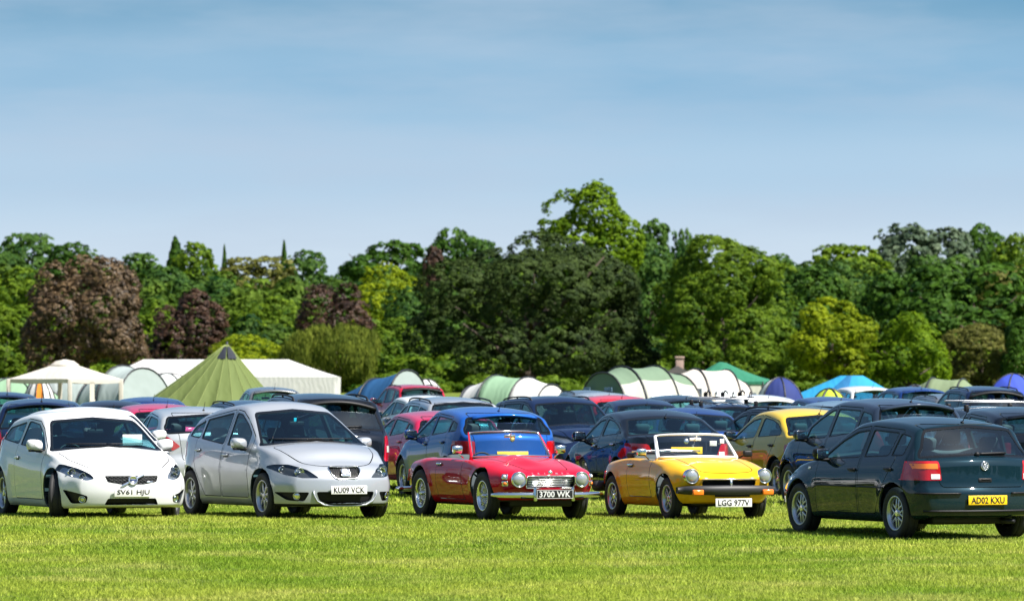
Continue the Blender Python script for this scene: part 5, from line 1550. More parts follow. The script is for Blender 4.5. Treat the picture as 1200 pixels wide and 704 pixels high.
GRASS_A, GRASS_B, GRASS_C = (.195, .305, .026), (.345, .415, .058), (.60, .55, .20)

def build_field():
    xs = np.concatenate([-np.geomspace(2500, 42, 26), np.linspace(-40, 40, 81), np.geomspace(42, 2500, 26)])
    ys = np.concatenate([np.linspace(-300, 20, 12), np.linspace(24, 130, 107), np.geomspace(132, 4000, 60)])
    X, Yg = np.meshgrid(xs, ys); Z = _ter(Yg.ravel()).reshape(Yg.shape)
    Z = Z + .02*np.sin(X*.55 + 1.3)*np.sin(Yg*.4)*(Yg < 140) + 2.0*np.sin(X*.012)*sstep((Yg - 600)/300)
    v = np.stack([X.ravel(), Yg.ravel(), Z.ravel()], 1); nx = len(xs)
    f = [(j*nx + i, j*nx + i + 1, (j+1)*nx + i + 1, (j+1)*nx + i) for j in range(len(ys)-1) for i in range(nx-1)]
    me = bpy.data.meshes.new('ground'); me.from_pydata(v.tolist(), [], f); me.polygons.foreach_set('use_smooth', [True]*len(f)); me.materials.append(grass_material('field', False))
    o = link('ground', me); o['kind'] = 'structure'

def quads(name, P, U, Vv, tint, mat, tri=False):
    """many small faces at P spanned by U and V"""
    n = len(P)
    if tri: co = np.stack([P - U, P + U, P + Vv], 1).reshape(-1, 3); k = 3
    else: co = np.stack([P - U*.5 - Vv, P + U*.55 - Vv*.5, P + U*.45 + Vv, P - U*.6 + Vv*.45], 1).reshape(-1, 3); k = 4
    me = bpy.data.meshes.new(name); me.vertices.add(n*k); me.vertices.foreach_set('co', co.astype(np.float32).ravel())
    me.loops.add(n*k); me.loops.foreach_set('vertex_index', np.arange(n*k, dtype=np.int32))
    me.polygons.add(n); me.polygons.foreach_set('loop_start', np.arange(0, n*k, k, dtype=np.int32))
    try: me.polygons.foreach_set('loop_total', np.full(n, k, dtype=np.int32))
    except Exception: pass
    a = me.attributes.new('tint', 'FLOAT', 'FACE'); a.data.foreach_set('value', np.clip(tint, 0, 1).astype(np.float32))
    me.materials.append(mat); me.update(calc_edges=True); me.validate()
    return me

def build_grass():
    mat = grass_material('blades', True); PP = []
    for (y0, y1, dens, hh, ww) in ((44, 62, 2300, .040, .0065), (62, 84, 1300, .042, .009), (84, 125, 160, .06, .02)):
        wid = lambda y: y*.0905 + 5.5
        n = int((y1 - y0) * (wid(y0) + wid(y1)) * dens)
        y = rng.uniform(y0, y1, n); x = rng.uniform(-1, 1, n) * wid(y)
        d = np.sin(x*1.9 + 2*np.sin(y*.7)) * np.sin(y*2.3 + 1.7*np.sin(x*.6)); keep = rng.uniform(0, 1, n) < .62 + .38*d
        x, y = x[keep], y[keep]; n = len(x)
        z = _ter(y) + .02*np.sin(x*.55 + 1.3)*np.sin(y*.4) - .004
        a = rng.uniform(0, 2*PI, n); w = ww*rng.uniform(.6, 1.3, n); h = hh*rng.uniform(.35, 1.2, n)*np.where(rng.uniform(0, 1, n) > .985, 1.6, 1)
        U = np.stack([np.cos(a)*w, np.sin(a)*w*.5, 0*a], 1); b = rng.uniform(0, 2*PI, n); ln = rng.uniform(.1, .9, n)
        Vv = np.stack([np.cos(b)*h*ln, np.sin(b)*h*ln, h], 1)
        PP.append((np.stack([x, y, z], 1), U, Vv, rng.uniform(0, 1, n)))
    me = quads('grass', *[np.concatenate([p[i] for p in PP]) for i in range(4)], mat, True)
    o = link('grass', me); o['kind'] = 'stuff'

# ------------------------------------------------------------------ trees
def leaf_mat(name, ca, cb, trans=.35, rough=.6, spec=.12):
    nm = 'leaf ' + name
    if nm in MATS: return MATS[nm]
    m, t, b, o = nt(nm); N, Lk = t.nodes.new, t.links.new
    a = N('ShaderNodeAttribute'); a.attribute_name = 'tint'
    r = N('ShaderNodeValToRGB'); r.color_ramp.elements[0].color = (*ca, 1); r.color_ramp.elements[1].color = (*cb, 1); Lk(a.outputs['Fac'], r.inputs[0])
    Lk(r.outputs[0], b.inputs['Base Color']); b.inputs['Roughness'].default_value = rough; b.inputs['Specular IOR Level'].default_value = spec
    tr = N('ShaderNodeBsdfTranslucent'); Lk(r.outputs[0], tr.inputs['Color']); ms = N('ShaderNodeMixShader'); ms.inputs[0].default_value = trans
    Lk(b.outputs[0], ms.inputs[1]); Lk(tr.outputs[0], ms.inputs[2]); Lk(ms.outputs[0], o.inputs['Surface'])
    MATS[nm] = m
    return m
BARK = prin('bark', (.075, .055, .04), .9, noise=.35, nscale=6)
def unit(v): return v / np.maximum(np.linalg.norm(v, axis=1, keepdims=True), 1e-9)
def sphere_pts(r, n):
    v = r.normal(size=(n, 3)); return unit(v)
def crown_arrays(seed, w, h, z0, nlobe=22, nclump=420, nleaf=34, leaf=.30, clump=.75, kind='round', bumpy=.38, open_=0., full=0., taper=.10):
    """leaf faces of a crown w wide, from z0 up to h, gathered in clumps on lobes"""
    r = np.random.default_rng(seed); a = w/2; c = (h - z0)/2; zc = z0 + c
    if kind == 'conifer':
        n = nclump; u = r.uniform(0, 1, n)**.7; ang = r.uniform(0, 2*PI, n); lay = u + .02*np.sin(u*60)
        rad = a*(u*.95 + .05)*(.72 + .36*r.uniform(0, 1, n)); C = np.stack([rad*np.cos(ang), rad*np.sin(ang), h - (h - z0)*lay - rad*.12], 1)
        CR = np.full(n, clump)*(.5 + .6*u); out = unit(np.stack([np.cos(ang), np.sin(ang), .5 + 0*ang], 1))
        lobetint = r.uniform(0, 1, n)
    else:
        d = sphere_pts(r, nlobe*4); d = d[d[:, 2] > -.75][:nlobe]
        # spread the lobes evenly
        sel = [0]
        for _ in range(min(nlobe, len(d)) - 1):
            dist = np.min(np.stack([np.linalg.norm(d - d[s], axis=1) for s in sel], 1), axis=1); sel.append(int(np.argmax(dist)))
        d = d[sel]
        lr = r.uniform(.75, 1.2, len(d)) * bumpy
        Lc = d * (1 - lr[:, None]*.92) * r.uniform(.80, 1.10, (len(d), 1)); Lc = np.concatenate([Lc, [[0, 0, 0]]]); lr = np.concatenate([lr, [.62]])
        C, CR, out, lobetint = [], [], [], []
        per = np.maximum((nclump * lr**2 / np.sum(lr**2)), 4).astype(int)
        for i in range(len(Lc)):
            p = sphere_pts(r, per[i]*2); q = Lc[i] + p*lr[i]*(.86 + .18*r.uniform(0, 1, (len(p), 1)))
            ok = np.ones(len(q), bool)
            for j in range(len(Lc)):
                if j != i: ok &= np.linalg.norm(q - Lc[j], axis=1) > lr[j]*.86
            ok &= q[:, 2] > -.98
            q, p = q[ok][:per[i]], p[ok][:per[i]]
            C.append(q); out.append(p); CR.append(np.full(len(q), clump)*r.uniform(.7, 1.3, len(q))); lobetint.append(np.full(len(q), r.uniform(-.14, .14)) + r.uniform(.2, .8, len(q)))
        C = np.concatenate(C); CR = np.concatenate(CR); out = np.concatenate(out); lobetint = np.concatenate(lobetint)
        if kind == 'spread': C[:, 2] = np.where(C[:, 2] < 0, C[:, 2]*.6, C[:, 2])
        if kind != 'spread':
            zz = np.clip(-C[:, 2], 0, .97); f = np.where(C[:, 2] < 0, np.minimum(1.45, np.sqrt((1 - zz**5)/(1 - zz**2))), 1 - taper*np.clip(C[:, 2], 0, 1)); C[:, :2] *= f[:, None]
            if full: zu = np.clip(C[:, 2], 0, .97); C[:, :2] *= np.minimum(full, np.sqrt((1 - zu**5)/(1 - zu**2)))[:, None]
        ph = r.uniform(0, 6.28, 6); fq = 4.3                            # hollows where the crown is thin, sprays that stick out
        nz = np.sin(C[:, 0]*fq + ph[0] + 1.7*np.sin(C[:, 1]*fq*.8 + ph[1])) * np.sin(C[:, 1]*fq*1.1 + ph[2]) * 1. + .8*np.sin(C[:, 2]*fq*1.5 + ph[3] + 1.3*np.sin(C[:, 0]*fq + ph[4]))
        rad = np.linalg.norm(C, axis=1); k = (nz > -1.0) | (rad < .6); C, CR, out, lobetint, nz = C[k], CR[k], out[k], lobetint[k], nz[k]
        sp = r.uniform(0, 1, len(C)) < .07; C[sp] *= (1 + r.uniform(.02, .065, (sp.sum(), 1))); CR[sp] *= .6; C *= (1 + .035*nz)[:, None]
        C = C*np.array([a, a, c]) + np.array([0, 0, zc])
        if open_: k = r.uniform(0, 1, len(C)) > open_; C, CR, out, lobetint = C[k], CR[k], out[k], lobetint[k]
    n = len(C); i = np.repeat(np.arange(n), nleaf)
    dirs = sphere_pts(r, n*nleaf); dirs = unit(dirs + out[i]*.55 + np.array([0, 0, .35]))
    rr = CR[i][:, None]*r.uniform(.55, 1.05, (n*nleaf, 1))**.6
    P = C[i] + dirs*rr*np.array([1, 1, .72])
    if kind == 'willow':
        dr = r.uniform(0, 1, n*nleaf)**1.2; P[:, 2] -= dr*CR[i]*2.2; P[:, :2] += (out[i]*dr[:, None]*CR[i][:, None]*.3)[:, :2]
    nrm = unit(dirs*.8 + out[i]*.9 + np.array([0, 0, .25]) + .45*r.normal(size=P.shape))
    ref = unit(r.normal(size=P.shape)); U = unit(np.cross(nrm, ref)); V = np.cross(nrm, U)
    s = leaf*r.uniform(.6, 1.25, (len(P), 1)); U = U*s; V = V*s*.62
    if kind == 'willow': U, V = U*.45, np.stack([V[:, 0]*.4, V[:, 1]*.4, -np.abs(V[:, 2]) - s[:, 0]*1.0], 1)
    tint = np.clip(lobetint[i] + r.uniform(-.22, .22, len(P)), 0, 1)
    return P, U, V, tint
def trunk_mesh(seed, w, h, z0, r0):
    r = random.Random(seed); m = MB(); hz = z0 + (h - z0)*.62
    pts = [(0, 0, -.3), (0, 0, .4), (r.uniform(-.1, .1)*w*.1, 0, z0*.6 + .3), (r.uniform(-.1, .1)*w*.1, r.uniform(-.1, .1)*w*.1, z0 + (h-z0)*.3), (r.uniform(-.1, .1)*w*.2, 0, hz)]
    m.tube(pts, [r0*1.35, r0, r0*.85, r0*.55, r0*.15], BARK, 9)
    for k in range(8):
        a = 2*PI*k/8 + r.uniform(-.3, .3); zb = z0*.8 + (h - z0)*r.uniform(.02, .35); L = w*.5*r.uniform(.55, .85)
        m.tube([(0, 0, zb), (L*.45*math.cos(a), L*.45*math.sin(a), zb + L*.35), (L*math.cos(a), L*math.sin(a), zb + L*r.uniform(.5, .9))], [r0*.42, r0*.28, r0*.08], BARK, 6)
    return m.mesh('trunk')
LV = {
 'copper': leaf_mat('copper', (.012, .007, .005), (.170, .108, .052), .12, .55, .3),
 'maroon': leaf_mat('maroon green', (.008, .020, .006), (.050, .078, .016), .15, .65, .1),
 'purple': leaf_mat('purple', (.012, .006, .005), (.090, .046, .026), .12, .55, .25),
 'bright': leaf_mat('bright green', (.030, .085, .004), (.200, .310, .010), .45),
 'green': leaf_mat('green', (.024, .070, .005), (.175, .265, .016), .42),
 'lime': leaf_mat('yellow green', (.070, .130, .004), (.320, .380, .012), .45),
 'dark': leaf_mat('dark green', (.011, .042, .006), (.066, .142, .013), .36),
 'olive': leaf_mat('olive', (.050, .080, .010), (.230, .270, .035), .4),
 'teal': leaf_mat('blue green', (.016, .058, .014), (.090, .172, .024), .36),
 'grey': leaf_mat('grey green', (.035, .065, .038), (.125, .165, .095), .25),
 'rust': leaf_mat('brown olive', (.040, .046, .010), (.175, .180, .038), .35),
}
VAR = {}
def tree(name, px, top, wpx, Y, leafkind, label, group=None, kind='round', unique=None, bottom=.06, r0=None, depth=1., **kw):
    s = FPX / Y; g = ground(Y) - .2; h = up(top, Y) - g; w = wpx / s
    root = tag(empty(name, (at(px, Y), Y, g), random.uniform(0, 6.28) if not unique else 0.), label, 'tree', group)
    if unique:
        z0 = h*bottom
        a = dict(nlobe=24, nclump=520, nleaf=44, leaf=.34, clump=.75); a.update(kw); a['nclump'] = int(a['nclump']*4); a['nleaf'] = int(a['nleaf']*.50); a['clump'] *= .54; a['leaf'] *= .50
        me = quads('crown', *crown_arrays(unique, w, h, z0, kind=kind, **a), LV[leafkind])
        o = link('crown', me, root); o.scale = (1, depth, 1)
        link('trunk', trunk_mesh(unique, w, h, max(z0, .5), r0 or w*.03 + .1), root)
    else:
        v = kw.get('v', random.randrange(4)); key = (kind, v)
        if key not in VAR:
            a = dict(round=dict(nlobe=22, nclump=1000, nleaf=14, leaf=.26, clump=.42, bumpy=.34), conifer=dict(nclump=900, nleaf=16, leaf=.34, clump=.75), spread=dict(nlobe=12, nclump=520, nleaf=16, leaf=.28, clump=.5, open_=.2, bumpy=.34))[kind]
            VAR[key] = (quads('crown', *crown_arrays(900 + 31*v + len(kind), 10, 10, {'round': .5, 'conifer': .6, 'spread': 4.}[kind], kind=kind, **a), LV['green']), trunk_mesh(v, 10, 10, {'spread': 4.}.get(kind, 1.), .35))
        c = link('crown', VAR[key][0], root); c.material_slots[0].link = 'OBJECT'; c.material_slots[0].material = LV[leafkind]
        link('trunk', VAR[key][1], root)
        root.scale = (w/10, w/10, h/10)
    return root

def build_trees():
    U = dict
    # the line of big trees at the end of the field
    tree('copper_beech', 101, 294, 158, 562, 'copper', 'largest copper-brown tree, rising behind the cream gazebo', unique=11, nclump=900, nleaf=48, leaf=.30, clump=.62, nlobe=30, bumpy=.30, bottom=.03, depth=.8)
    tree('copper_beech', 223, 339, 92, 585, 'purple', 'purple-brown round tree between the largest copper tree and the tipi', unique=12, nclump=520, nleaf=44, leaf=.30, clump=.6, bottom=.03)
    tree('copper_beech', 391, 331, 98, 640, 'purple', 'dark purple-brown tree crown above the weeping olive tree', unique=13, nclump=420, leaf=.32, clump=.65, bottom=.1)
    tree('willow_tree', 392, 380, 118, 548, 'olive', 'weeping olive-green tree behind the white marquee', unique=14, kind='willow', nclump=420, nleaf=50, leaf=.34, clump=.85, bottom=.1, bumpy=.46, nlobe=15)
    tree('sycamore_tree', 621, 270, 292, 566, 'maroon', 'huge dark maroon-green tree in the middle of the tree line', unique=15, nclump=1500, nleaf=46, leaf=.36, clump=.78, nlobe=34, bumpy=.30, bottom=.03, depth=.75, taper=.30)
    tree('poplar_tree', 684, 212, 142, 640, 'bright', 'tall bright green tree rising above the huge dark tree', unique=16, nclump=900, nleaf=40, leaf=.38, clump=.72, nlobe=15, bumpy=.40, bottom=.22, full=1.15)
    tree('oak_tree', 846, 279, 196, 560, 'green', 'large leafy green tree behind the cream tunnel tent', unique=17, nclump=1100, nleaf=46, leaf=.33, clump=.72, nlobe=34, bumpy=.28, bottom=.03, depth=.8)
    tree('lime_tree', 976, 348, 104, 525, 'lime', 'yellow-green layered tree behind the cyan tent', unique=18, nclump=560, nleaf=44, leaf=.28, clump=.62, bumpy=.32, bottom=.02)
    tree('lime_tree', 1066, 370, 98, 522, 'bright', 'light green tree between the yellow-green and olive-brown trees', unique=19, nclump=480, nleaf=44, leaf=.28, clump=.6, bottom=.02)
    tree('hawthorn_tree', 1148, 376, 100, 530, 'rust', 'olive-brown bushy tree beside the light green tree', unique=20, nclump=480, nleaf=44, leaf=.27, clump=.6, bottom=.02)
    tree('yew_tree', 1206, 372, 70, 524, 'dark', 'dark evergreen tree cut off by the picture edge', unique=21, nclump=380, nleaf=40, leaf=.28, clump=.6, bottom=.02)
    tree('oak_tree', 8, 352, 78, 575, 'green', 'mid green tree beside the largest copper tree, at the picture edge', unique=22, nclump=460, nleaf=44, leaf=.32, clump=.7, bottom=.02)
    tree('hawthorn_tree', 285, 394, 96, 556, 'lime', 'low yellowish bushy tree between the tipi and the weeping tree', unique=23, bumpy=.42, nclump=360, nleaf=44, leaf=.26, clump=.7, bottom=.05)
    tree('ash_tree', 884, 398, 70, 530, 'green', 'low green bushy tree below the large leafy tree', unique=24, nclump=300, nleaf=40, leaf=.28, clump=.6, bottom=.02)
    tree('ash_tree', 452, 309, 88, 735, 'lime', 'bright light green tree between the purple crown and huge dark tree', unique=25, nclump=360, nleaf=40, leaf=.42, clump=.8, bottom=.05, open_=.1)
    tree('ash_tree', 462, 372, 66, 600, 'green', 'green tree filling the gap beside the weeping olive tree', unique=26, nclump=320, nleaf=40, leaf=.34, clump=.7, bottom=.02)
    tree('oak_tree', 312, 343, 100, 690, 'green', 'pale mid green tree between the two smaller purple trees', unique=27, nclump=420, nleaf=40, leaf=.38, clump=.8, bottom=.02)
    tree('ash_tree', 730, 402, 66, 575, 'green', 'shaded green tree at the foot of the huge dark tree', unique=28, nclump=260, nleaf=40, leaf=.32, clump=.65, bottom=.02)
    # the wooded hill
    H = 'trees on the wooded hill'
    K = [
     ('oak_tree', 38, 266, 70, 980, 'teal', 'tallest blue-green tree on the skyline at the picture edge', 'round'),
     ('oak_tree', -6, 286, 70, 900, 'teal', 'blue-green tree lower down beside the tallest skyline tree', 'round'),
     ('oak_tree', 82, 290, 80, 880, 'dark', 'dark green crown on the skyline just behind the largest copper tree', 'round'),
     ('oak_tree', 110, 300, 70, 760, 'green', 'green crown showing over the top of the largest copper tree', 'round'),
     ('oak_tree', 160, 290, 62, 900, 'teal', 'blue-green skyline tree between the copper tree and the pointed fir', 'round'),
     ('fir_tree', 206, 279, 34, 930, 'dark', 'broad pointed fir tip on the skyline', 'conifer'),
     ('oak_tree', 232, 290, 70, 880, 'green', 'rounded green tree below the pointed fir tips', 'round'),
     ('cypress_tree', 263, 287, 11, 960, 'dark', 'thin dark cypress on the skyline, nearer the broad fir', 'conifer'),
     ('oak_tree', 300, 294, 84, 900, 'rust', 'wide brownish green crown between the two thin cypresses', 'round'),
     ('cypress_tree', 333, 283, 14, 960, 'dark', 'thin dark cypress rising above the wide brownish crown', 'conifer'),
     ('oak_tree', 362, 298, 62, 930, 'teal', 'blue-green skyline tree beside the second cypress', 'round'),
     ('oak_tree', 402, 306, 50, 940, 'teal', 'lowest skyline crown in the dip of the hill', 'round'),
     ('oak_tree', 455, 283, 90, 900, 'dark', 'dark wide-topped skyline tree above the bright light green tree', 'spread'),
     ('oak_tree', 534, 271, 70, 860, 'dark', 'dark spreading skyline tree behind the huge maroon-green tree', 'spread'),
     ('oak_tree', 510, 295, 32, 850, 'purple', 'purplish crown under the spreading skyline trees', 'round'),
     ('oak_tree', 576, 276, 62, 850, 'teal', 'blue-green crown touching the top of the huge dark tree', 'round'),
     ('pine_tree', 762, 259, 56, 800, 'teal', 'flat-topped blue-green pine beside the tall bright green tree', 'spread'),
     ('dead_tree', 803, 272, 30, 820, 'teal', 'thin sparse tree top between the pine and large leafy tree', 'spread'),
     ('oak_tree', 765, 292, 70, 760, 'teal', 'blue-green crown under the flat-topped pine', 'round'),
     ('oak_tree', 925, 293, 70, 900, 'teal', 'blue-green skyline tree just past the large leafy tree', 'round'),
     ('oak_tree', 985, 279, 88, 860, 'green', 'green rounded skyline tree before the grey willow', 'round'),
     ('willow_tree', 1078, 250, 108, 880, 'grey', 'large grey-green willow on the skyline', 'round'),
     ('pine_tree', 1152, 259, 54, 900, 'dark', 'dark flat-topped skyline tree past the grey willow', 'spread'),
     ('oak_tree', 1196, 268, 60, 880, 'green', 'green skyline tree cut off by the picture edge', 'round'),
     ('oak_tree', 1142, 298, 140, 640, 'dark', 'big dark green tree standing above the olive-brown tree', 'round'),
     ('oak_tree', 1058, 306, 96, 690, 'dark', 'dark green tree between the grey willow and light green tree', 'round'),
     ('oak_tree', 955, 318, 90, 720, 'dark', 'dark green tree between the large leafy and yellow-green trees', 'round'),
     ('oak_tree', 1000, 300, 80, 780, 'teal', 'blue-green tree half way up the hill above the yellow-green tree', 'round'),
     ('oak_tree', 1110, 290, 80, 800, 'teal', 'blue-green tree below the grey willow on the slope', 'round'),
     ('oak_tree', 1190, 300, 90, 760, 'rust', 'brownish green tree on the slope above the dark evergreen', 'round'),
     ('oak_tree', 195, 318, 70, 780, 'teal', 'blue-green tree on the slope above the purple-brown round tree', 'round'),
     ('oak_tree', 265, 322, 80, 770, 'teal', 'grey-green slope tree below the thin cypresses', 'round'),
     ('oak_tree', 350, 330, 90, 780, 'teal', 'blue-green slope tree behind the pale mid green tree', 'round'),
     ('oak_tree', 500, 325, 76, 700, 'teal', 'dim blue-green tree beside the bright light green tree', 'round'),
     ('oak_tree', 30, 320, 90, 700, 'green', 'green tree on the slope behind the largest copper tree', 'round'),
     ('oak_tree', 172, 346, 60, 650, 'green', 'green tree glimpsed between the two left copper trees', 'round'),
     ('oak_tree', 905, 300, 60, 780, 'green', 'green crown on the slope behind the large leafy tree', 'round'),
    ]
    for i, k in enumerate(K): tree(k[0], k[1], k[2], k[3]*(1.35 if k[7] != 'conifer' else 1.5), k[4], k[5], k[6], H, kind=k[7], v=i % 4)
    # what fills the hill between them reads as one mass
    r = np.random.default_rng(5); PP = []
    base = [crown_arrays(500 + i, 10, 10, .3, nlobe=18, nclump=330, nleaf=12, leaf=.42, clump=.6) for i in range(4)]
    for i in range(230):
        Y = r.uniform(690, 1300); px = r.uniform(-420, 1620); x = at(px, Y)
        if i >= 180: Y = r.uniform(640, 680); px = -420 + (i - 180)*41 + r.uniform(-10, 10); x = at(px, Y)
        sky = np.interp(px, [-100, 40, 120, 240, 400, 470, 560, 780, 900, 1000, 1080, 1300], [290, 280, 300, 303, 316, 300, 292, 290, 303, 292, 272, 275])
        zmax = up(sky + 10, Y); z = ground(Y) - .5; H_ = min(r.uniform(11, 16), zmax - z); wd = r.uniform(9, 14)
        if i >= 180: H_ = r.uniform(5, 9); wd = r.uniform(8, 11)
        if H_ < 4: continue
        P, Uq, Vq, t = base[i % 4]; a = r.uniform(0, 2*PI); ca, sa = math.cos(a), math.sin(a); Rm = np.array([[ca, -sa, 0], [sa, ca, 0], [0, 0, 1]]).T
        sc = np.array([wd/10, wd/10, H_/10])
        PP.append(((P*sc) @ Rm + np.array([x, Y, z]), (Uq*sc) @ Rm, (Vq*sc) @ Rm, np.clip(t*.7 + r.uniform(-.22, .42), 0, 1)))
    for i in range(90):                                            # unseen belt of trees, added to darken reflections and cut the sky fill
        a = R(75 + 210*i/89); Rr = 175 + r.uniform(-12, 25); x, Y = Rr*math.sin(a), Rr*math.cos(a)
        if Y > 60 and abs(x) < 150: continue
        z = ground(Y) - .5; P, Uq, Vq, t = base[i % 4]; b = r.uniform(0, 2*PI); ca, sa = math.cos(b), math.sin(b); Rm = np.array([[ca, -sa, 0], [sa, ca, 0], [0, 0, 1]]).T; sc = np.array([r.uniform(1.2, 1.7)]*2 + [r.uniform(1.4, 2.1)])
        PP.append(((P*sc) @ Rm + np.array([x, Y, z]), (Uq*sc) @ Rm, (Vq*sc) @ Rm, t))
    me = quads('far_wood', *[np.concatenate([p[i] for p in PP]) for i in range(4)], leaf_mat('wood', (.009, .042, .009), (.125, .198, .018), .38))
    o = link('far_wood', me); o['kind'] = 'stuff'
    PP = []                                                        # shrubs and low growth at the foot of the big trees
    for i in range(110):
        Y = r.uniform(570, 606); px = -120 + i*13.2 + r.uniform(-6, 6); x = at(px, Y); H_, wd = r.uniform(2.6, 5.2), r.uniform(5, 9); z = ground(Y) - .4
        if i % 2 == 0: Y = r.uniform(540, 556); H_ = r.uniform(1.0, 2.4); wd = r.uniform(3, 5); x = at(px, Y); z = ground(Y) - .3
        P, Uq, Vq, t = base[i % 4]; a = r.uniform(0, 2*PI); ca, sa = math.cos(a), math.sin(a); Rm = np.array([[ca, -sa, 0], [sa, ca, 0], [0, 0, 1]]).T
        sc = np.array([wd/10, wd/10, H_/10]); sl = np.array([.75, .75, .75])
        PP.append(((P*sc) @ Rm + np.array([x, Y, z]), (Uq*sl) @ Rm, (Vq*sl) @ Rm, np.clip(t*.8 + r.uniform(-.25, .3), 0, 1)))
    me = quads('undergrowth', *[np.concatenate([p[i] for p in PP]) for i in range(4)], LV['green'])
    o = link('undergrowth', me); o['kind'] = 'stuff'

def build_lodge():
    """the pinkish stone chimney and wall glimpsed between the trees"""
    Y = 545; g = ground(Y)
    e = tag(empty('gate_lodge', (at(794, Y), Y, g)), 'small pinkish stone building with a square chimney among the trees', 'building')
    st = prin('pink stone', (.34, .24, .20), .9, noise=.3, nscale=3)
    MB().box((0, 0, .9), (2.4, 2., 1.9), st, .04).build('wall', e)
    MB().prism([(-1.35, 0), (1.35, 0), (0, .75)], 2.3, prin('slate roof', (.10, .09, .09), .8), Matrix.Translation((0, 1.15, 1.85)) @ Matrix.Rotation(R(90), 4, 'X')).build('roof', e)
    MB().box((.2, 0, 2.4), (.75, .7, 1.9), st, .03).box((.2, 0, 3.4), (.9, .85, .2), st, .03).build('chimney', e)

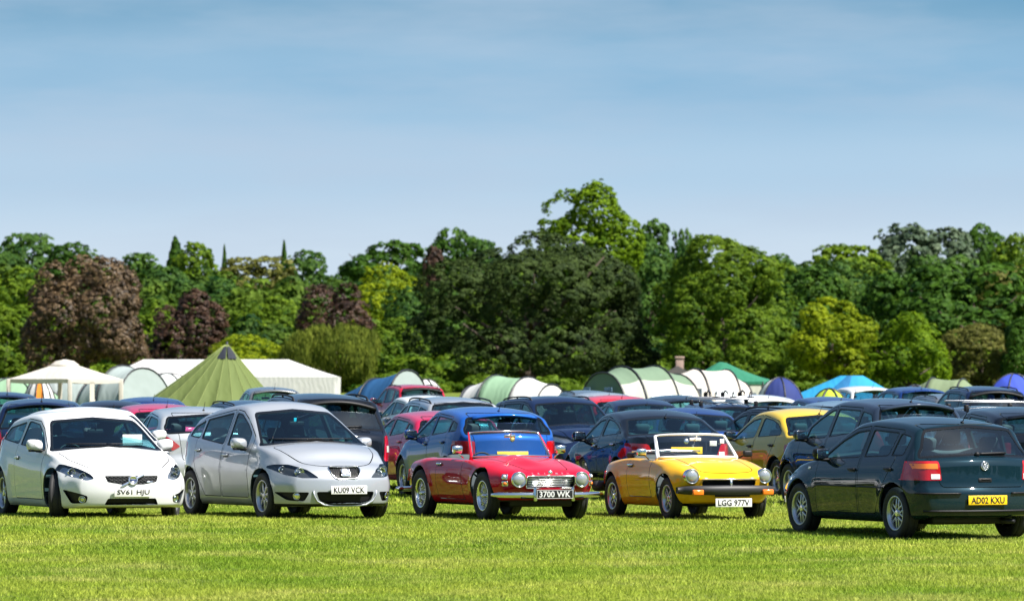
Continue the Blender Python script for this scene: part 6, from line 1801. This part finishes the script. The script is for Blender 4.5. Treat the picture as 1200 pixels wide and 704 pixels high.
def build_sky():
    w = bpy.data.worlds.new('World'); SC.world = w; w.use_nodes = True; t = w.node_tree; N, Lk = t.nodes.new, t.links.new
    bg = t.nodes['Background']; bg.inputs['Strength'].default_value = 1.0
    sk = N('ShaderNodeTexSky'); sk.sky_type = 'NISHITA'; sk.sun_disc = False; sk.sun_elevation = R(SUN_EL); sk.sun_rotation = math.atan2(SUN.x, SUN.y); sk.air_density = 1.; sk.dust_density = .8; sk.ozone_density = 1.5
    mul = N('ShaderNodeMix'); mul.data_type = 'RGBA'; mul.blend_type = 'MULTIPLY'; mul.inputs[0].default_value = 1; Lk(sk.outputs[0], mul.inputs[6]); mul.inputs[7].default_value = (SKY_K, SKY_K, SKY_K, 1)
    tc = N('ShaderNodeTexCoord'); sp = N('ShaderNodeSeparateXYZ'); Lk(tc.outputs['Generated'], sp.inputs[0])
    # the band of clear air over the hills: pale at the horizon, deeper blue above
    rp = N('ShaderNodeValToRGB'); cr = rp.color_ramp; cr.interpolation = 'EASE'
    mr = N('ShaderNodeMapRange'); mr.inputs['From Min'].default_value = 0; mr.inputs['From Max'].default_value = .16; Lk(sp.outputs['Z'], mr.inputs['Value'])
    els = [(0, (.66, .765, .865)), (.15, (.61, .735, .865)), (.25, (.45, .635, .815)), (.36, (.265, .49, .705)), (.44, (.14, .36, .565)), (.7, (.08, .26, .49)), (1., (.06, .22, .44))]
    while len(cr.elements) < len(els): cr.elements.new(.5)
    for e, (p, c) in zip(cr.elements, els): e.position = p; e.color = (*[q / 2**EXPO for q in c], 1)
    Lk(mr.outputs[0], rp.inputs[0])
    # thin cloud streaks
    mp = N('ShaderNodeMapping'); mp.inputs['Scale'].default_value = (9, 9, 50); Lk(tc.outputs['Generated'], mp.inputs['Vector'])
    nz = N('ShaderNodeTexNoise'); nz.inputs['Scale'].default_value = 1.6; nz.inputs['Detail'].default_value = 7; nz.inputs['Roughness'].default_value = .55; Lk(mp.outputs[0], nz.inputs['Vector'])
    cm = N('ShaderNodeMapRange'); cm.inputs['From Min'].default_value = .44; cm.inputs['From Max'].default_value = .72; cm.inputs['To Max'].default_value = .50; Lk(nz.outputs['Fac'], cm.inputs['Value'])
    cl = N('ShaderNodeMix'); cl.data_type = 'RGBA'; Lk(cm.outputs[0], cl.inputs[0]); Lk(rp.outputs[0], cl.inputs[6]); cl.inputs[7].default_value = (.50/2**EXPO, .61/2**EXPO, .76/2**EXPO, 1)
    mp2 = N('ShaderNodeMapping'); mp2.inputs['Scale'].default_value = (6, 6, 24); mp2.inputs['Location'].default_value = (3.1, .4, 1.7); Lk(tc.outputs['Generated'], mp2.inputs['Vector'])
    n2 = N('ShaderNodeTexNoise'); n2.inputs['Scale'].default_value = 1.5; n2.inputs['Detail'].default_value = 4; Lk(mp2.outputs[0], n2.inputs['Vector'])
    c2 = N('ShaderNodeMapRange'); c2.inputs['From Min'].default_value = .42; c2.inputs['From Max'].default_value = .70; c2.inputs['To Max'].default_value = .24; Lk(n2.outputs['Fac'], c2.inputs['Value'])
    cl2 = N('ShaderNodeMix'); cl2.data_type = 'RGBA'; Lk(c2.outputs[0], cl2.inputs[0]); Lk(cl.outputs[2], cl2.inputs[6]); cl2.inputs[7].default_value = (.62/2**EXPO, .74/2**EXPO, .86/2**EXPO, 1); cl = cl2
    fr = N('ShaderNodeMapRange'); fr.inputs['From Min'].default_value = .12; fr.inputs['From Max'].default_value = .42; Lk(sp.outputs['Z'], fr.inputs['Value'])
    mx = N('ShaderNodeMix'); mx.data_type = 'RGBA'; Lk(fr.outputs[0], mx.inputs[0]); Lk(cl.outputs[2], mx.inputs[6]); Lk(mul.outputs[2], mx.inputs[7])
    Lk(mx.outputs[2], bg.inputs['Color'])
    try: w.cycles.sampling_method = 'MANUAL'; w.cycles.sample_map_resolution = 512
    except Exception: pass

def build_camera():
    c = bpy.data.cameras.new('camera'); o = bpy.data.objects.new('camera', c); COL.objects.link(o)
    o.location = (0, 0, EYE); o.rotation_euler = (R(90), 0, 0)
    c.sensor_width = 36; c.lens = 36*FPX/1200; c.shift_y = (HZ - 352)/1200; c.clip_start = .5; c.clip_end = 9000
    c.dof.use_dof = True; c.dof.focus_distance = 76.5; c.dof.aperture_fstop = FSTOP
    SC.camera = o
def build_light():
    l = bpy.data.lights.new('sun', 'SUN'); l.energy = SUN_E; l.angle = R(.53); l.color = (1., .955, .88)
    o = bpy.data.objects.new('sun', l); COL.objects.link(o); o.rotation_euler = SUN.to_track_quat('Z', 'Y').to_euler(); o.location = (30, -20, 60)
SUN_EL, SUN_AZ, SUN_E, SKY_K, FSTOP = 53., 121., 5.0, .062, 5.6          # azimuth from straight ahead, clockwise
EXPO = 1.2
SUN = Vector((math.sin(R(SUN_AZ))*math.cos(R(SUN_EL)), math.cos(R(SUN_AZ))*math.cos(R(SUN_EL)), math.sin(R(SUN_EL))))

# ------------------------------------------------------------------ the scene
build_field()
build_grass()
build_front()
ROWS = build_rows()
bike_carriers()
build_tents()
build_trees()
build_lodge()
build_sky()
build_light()
build_camera()
v = SC.view_settings
v.view_transform = 'Standard'; v.look = 'None'; v.exposure = EXPO; v.gamma = 1.; v.use_curve_mapping = False
c = SC.cycles
c.use_denoising = True; c.max_bounces = 8; c.diffuse_bounces = 3; c.glossy_bounces = 4; c.transparent_max_bounces = 16; c.transmission_bounces = 4
c.sample_clamp_indirect = 6.; c.caustics_reflective = False; c.caustics_refractive = False
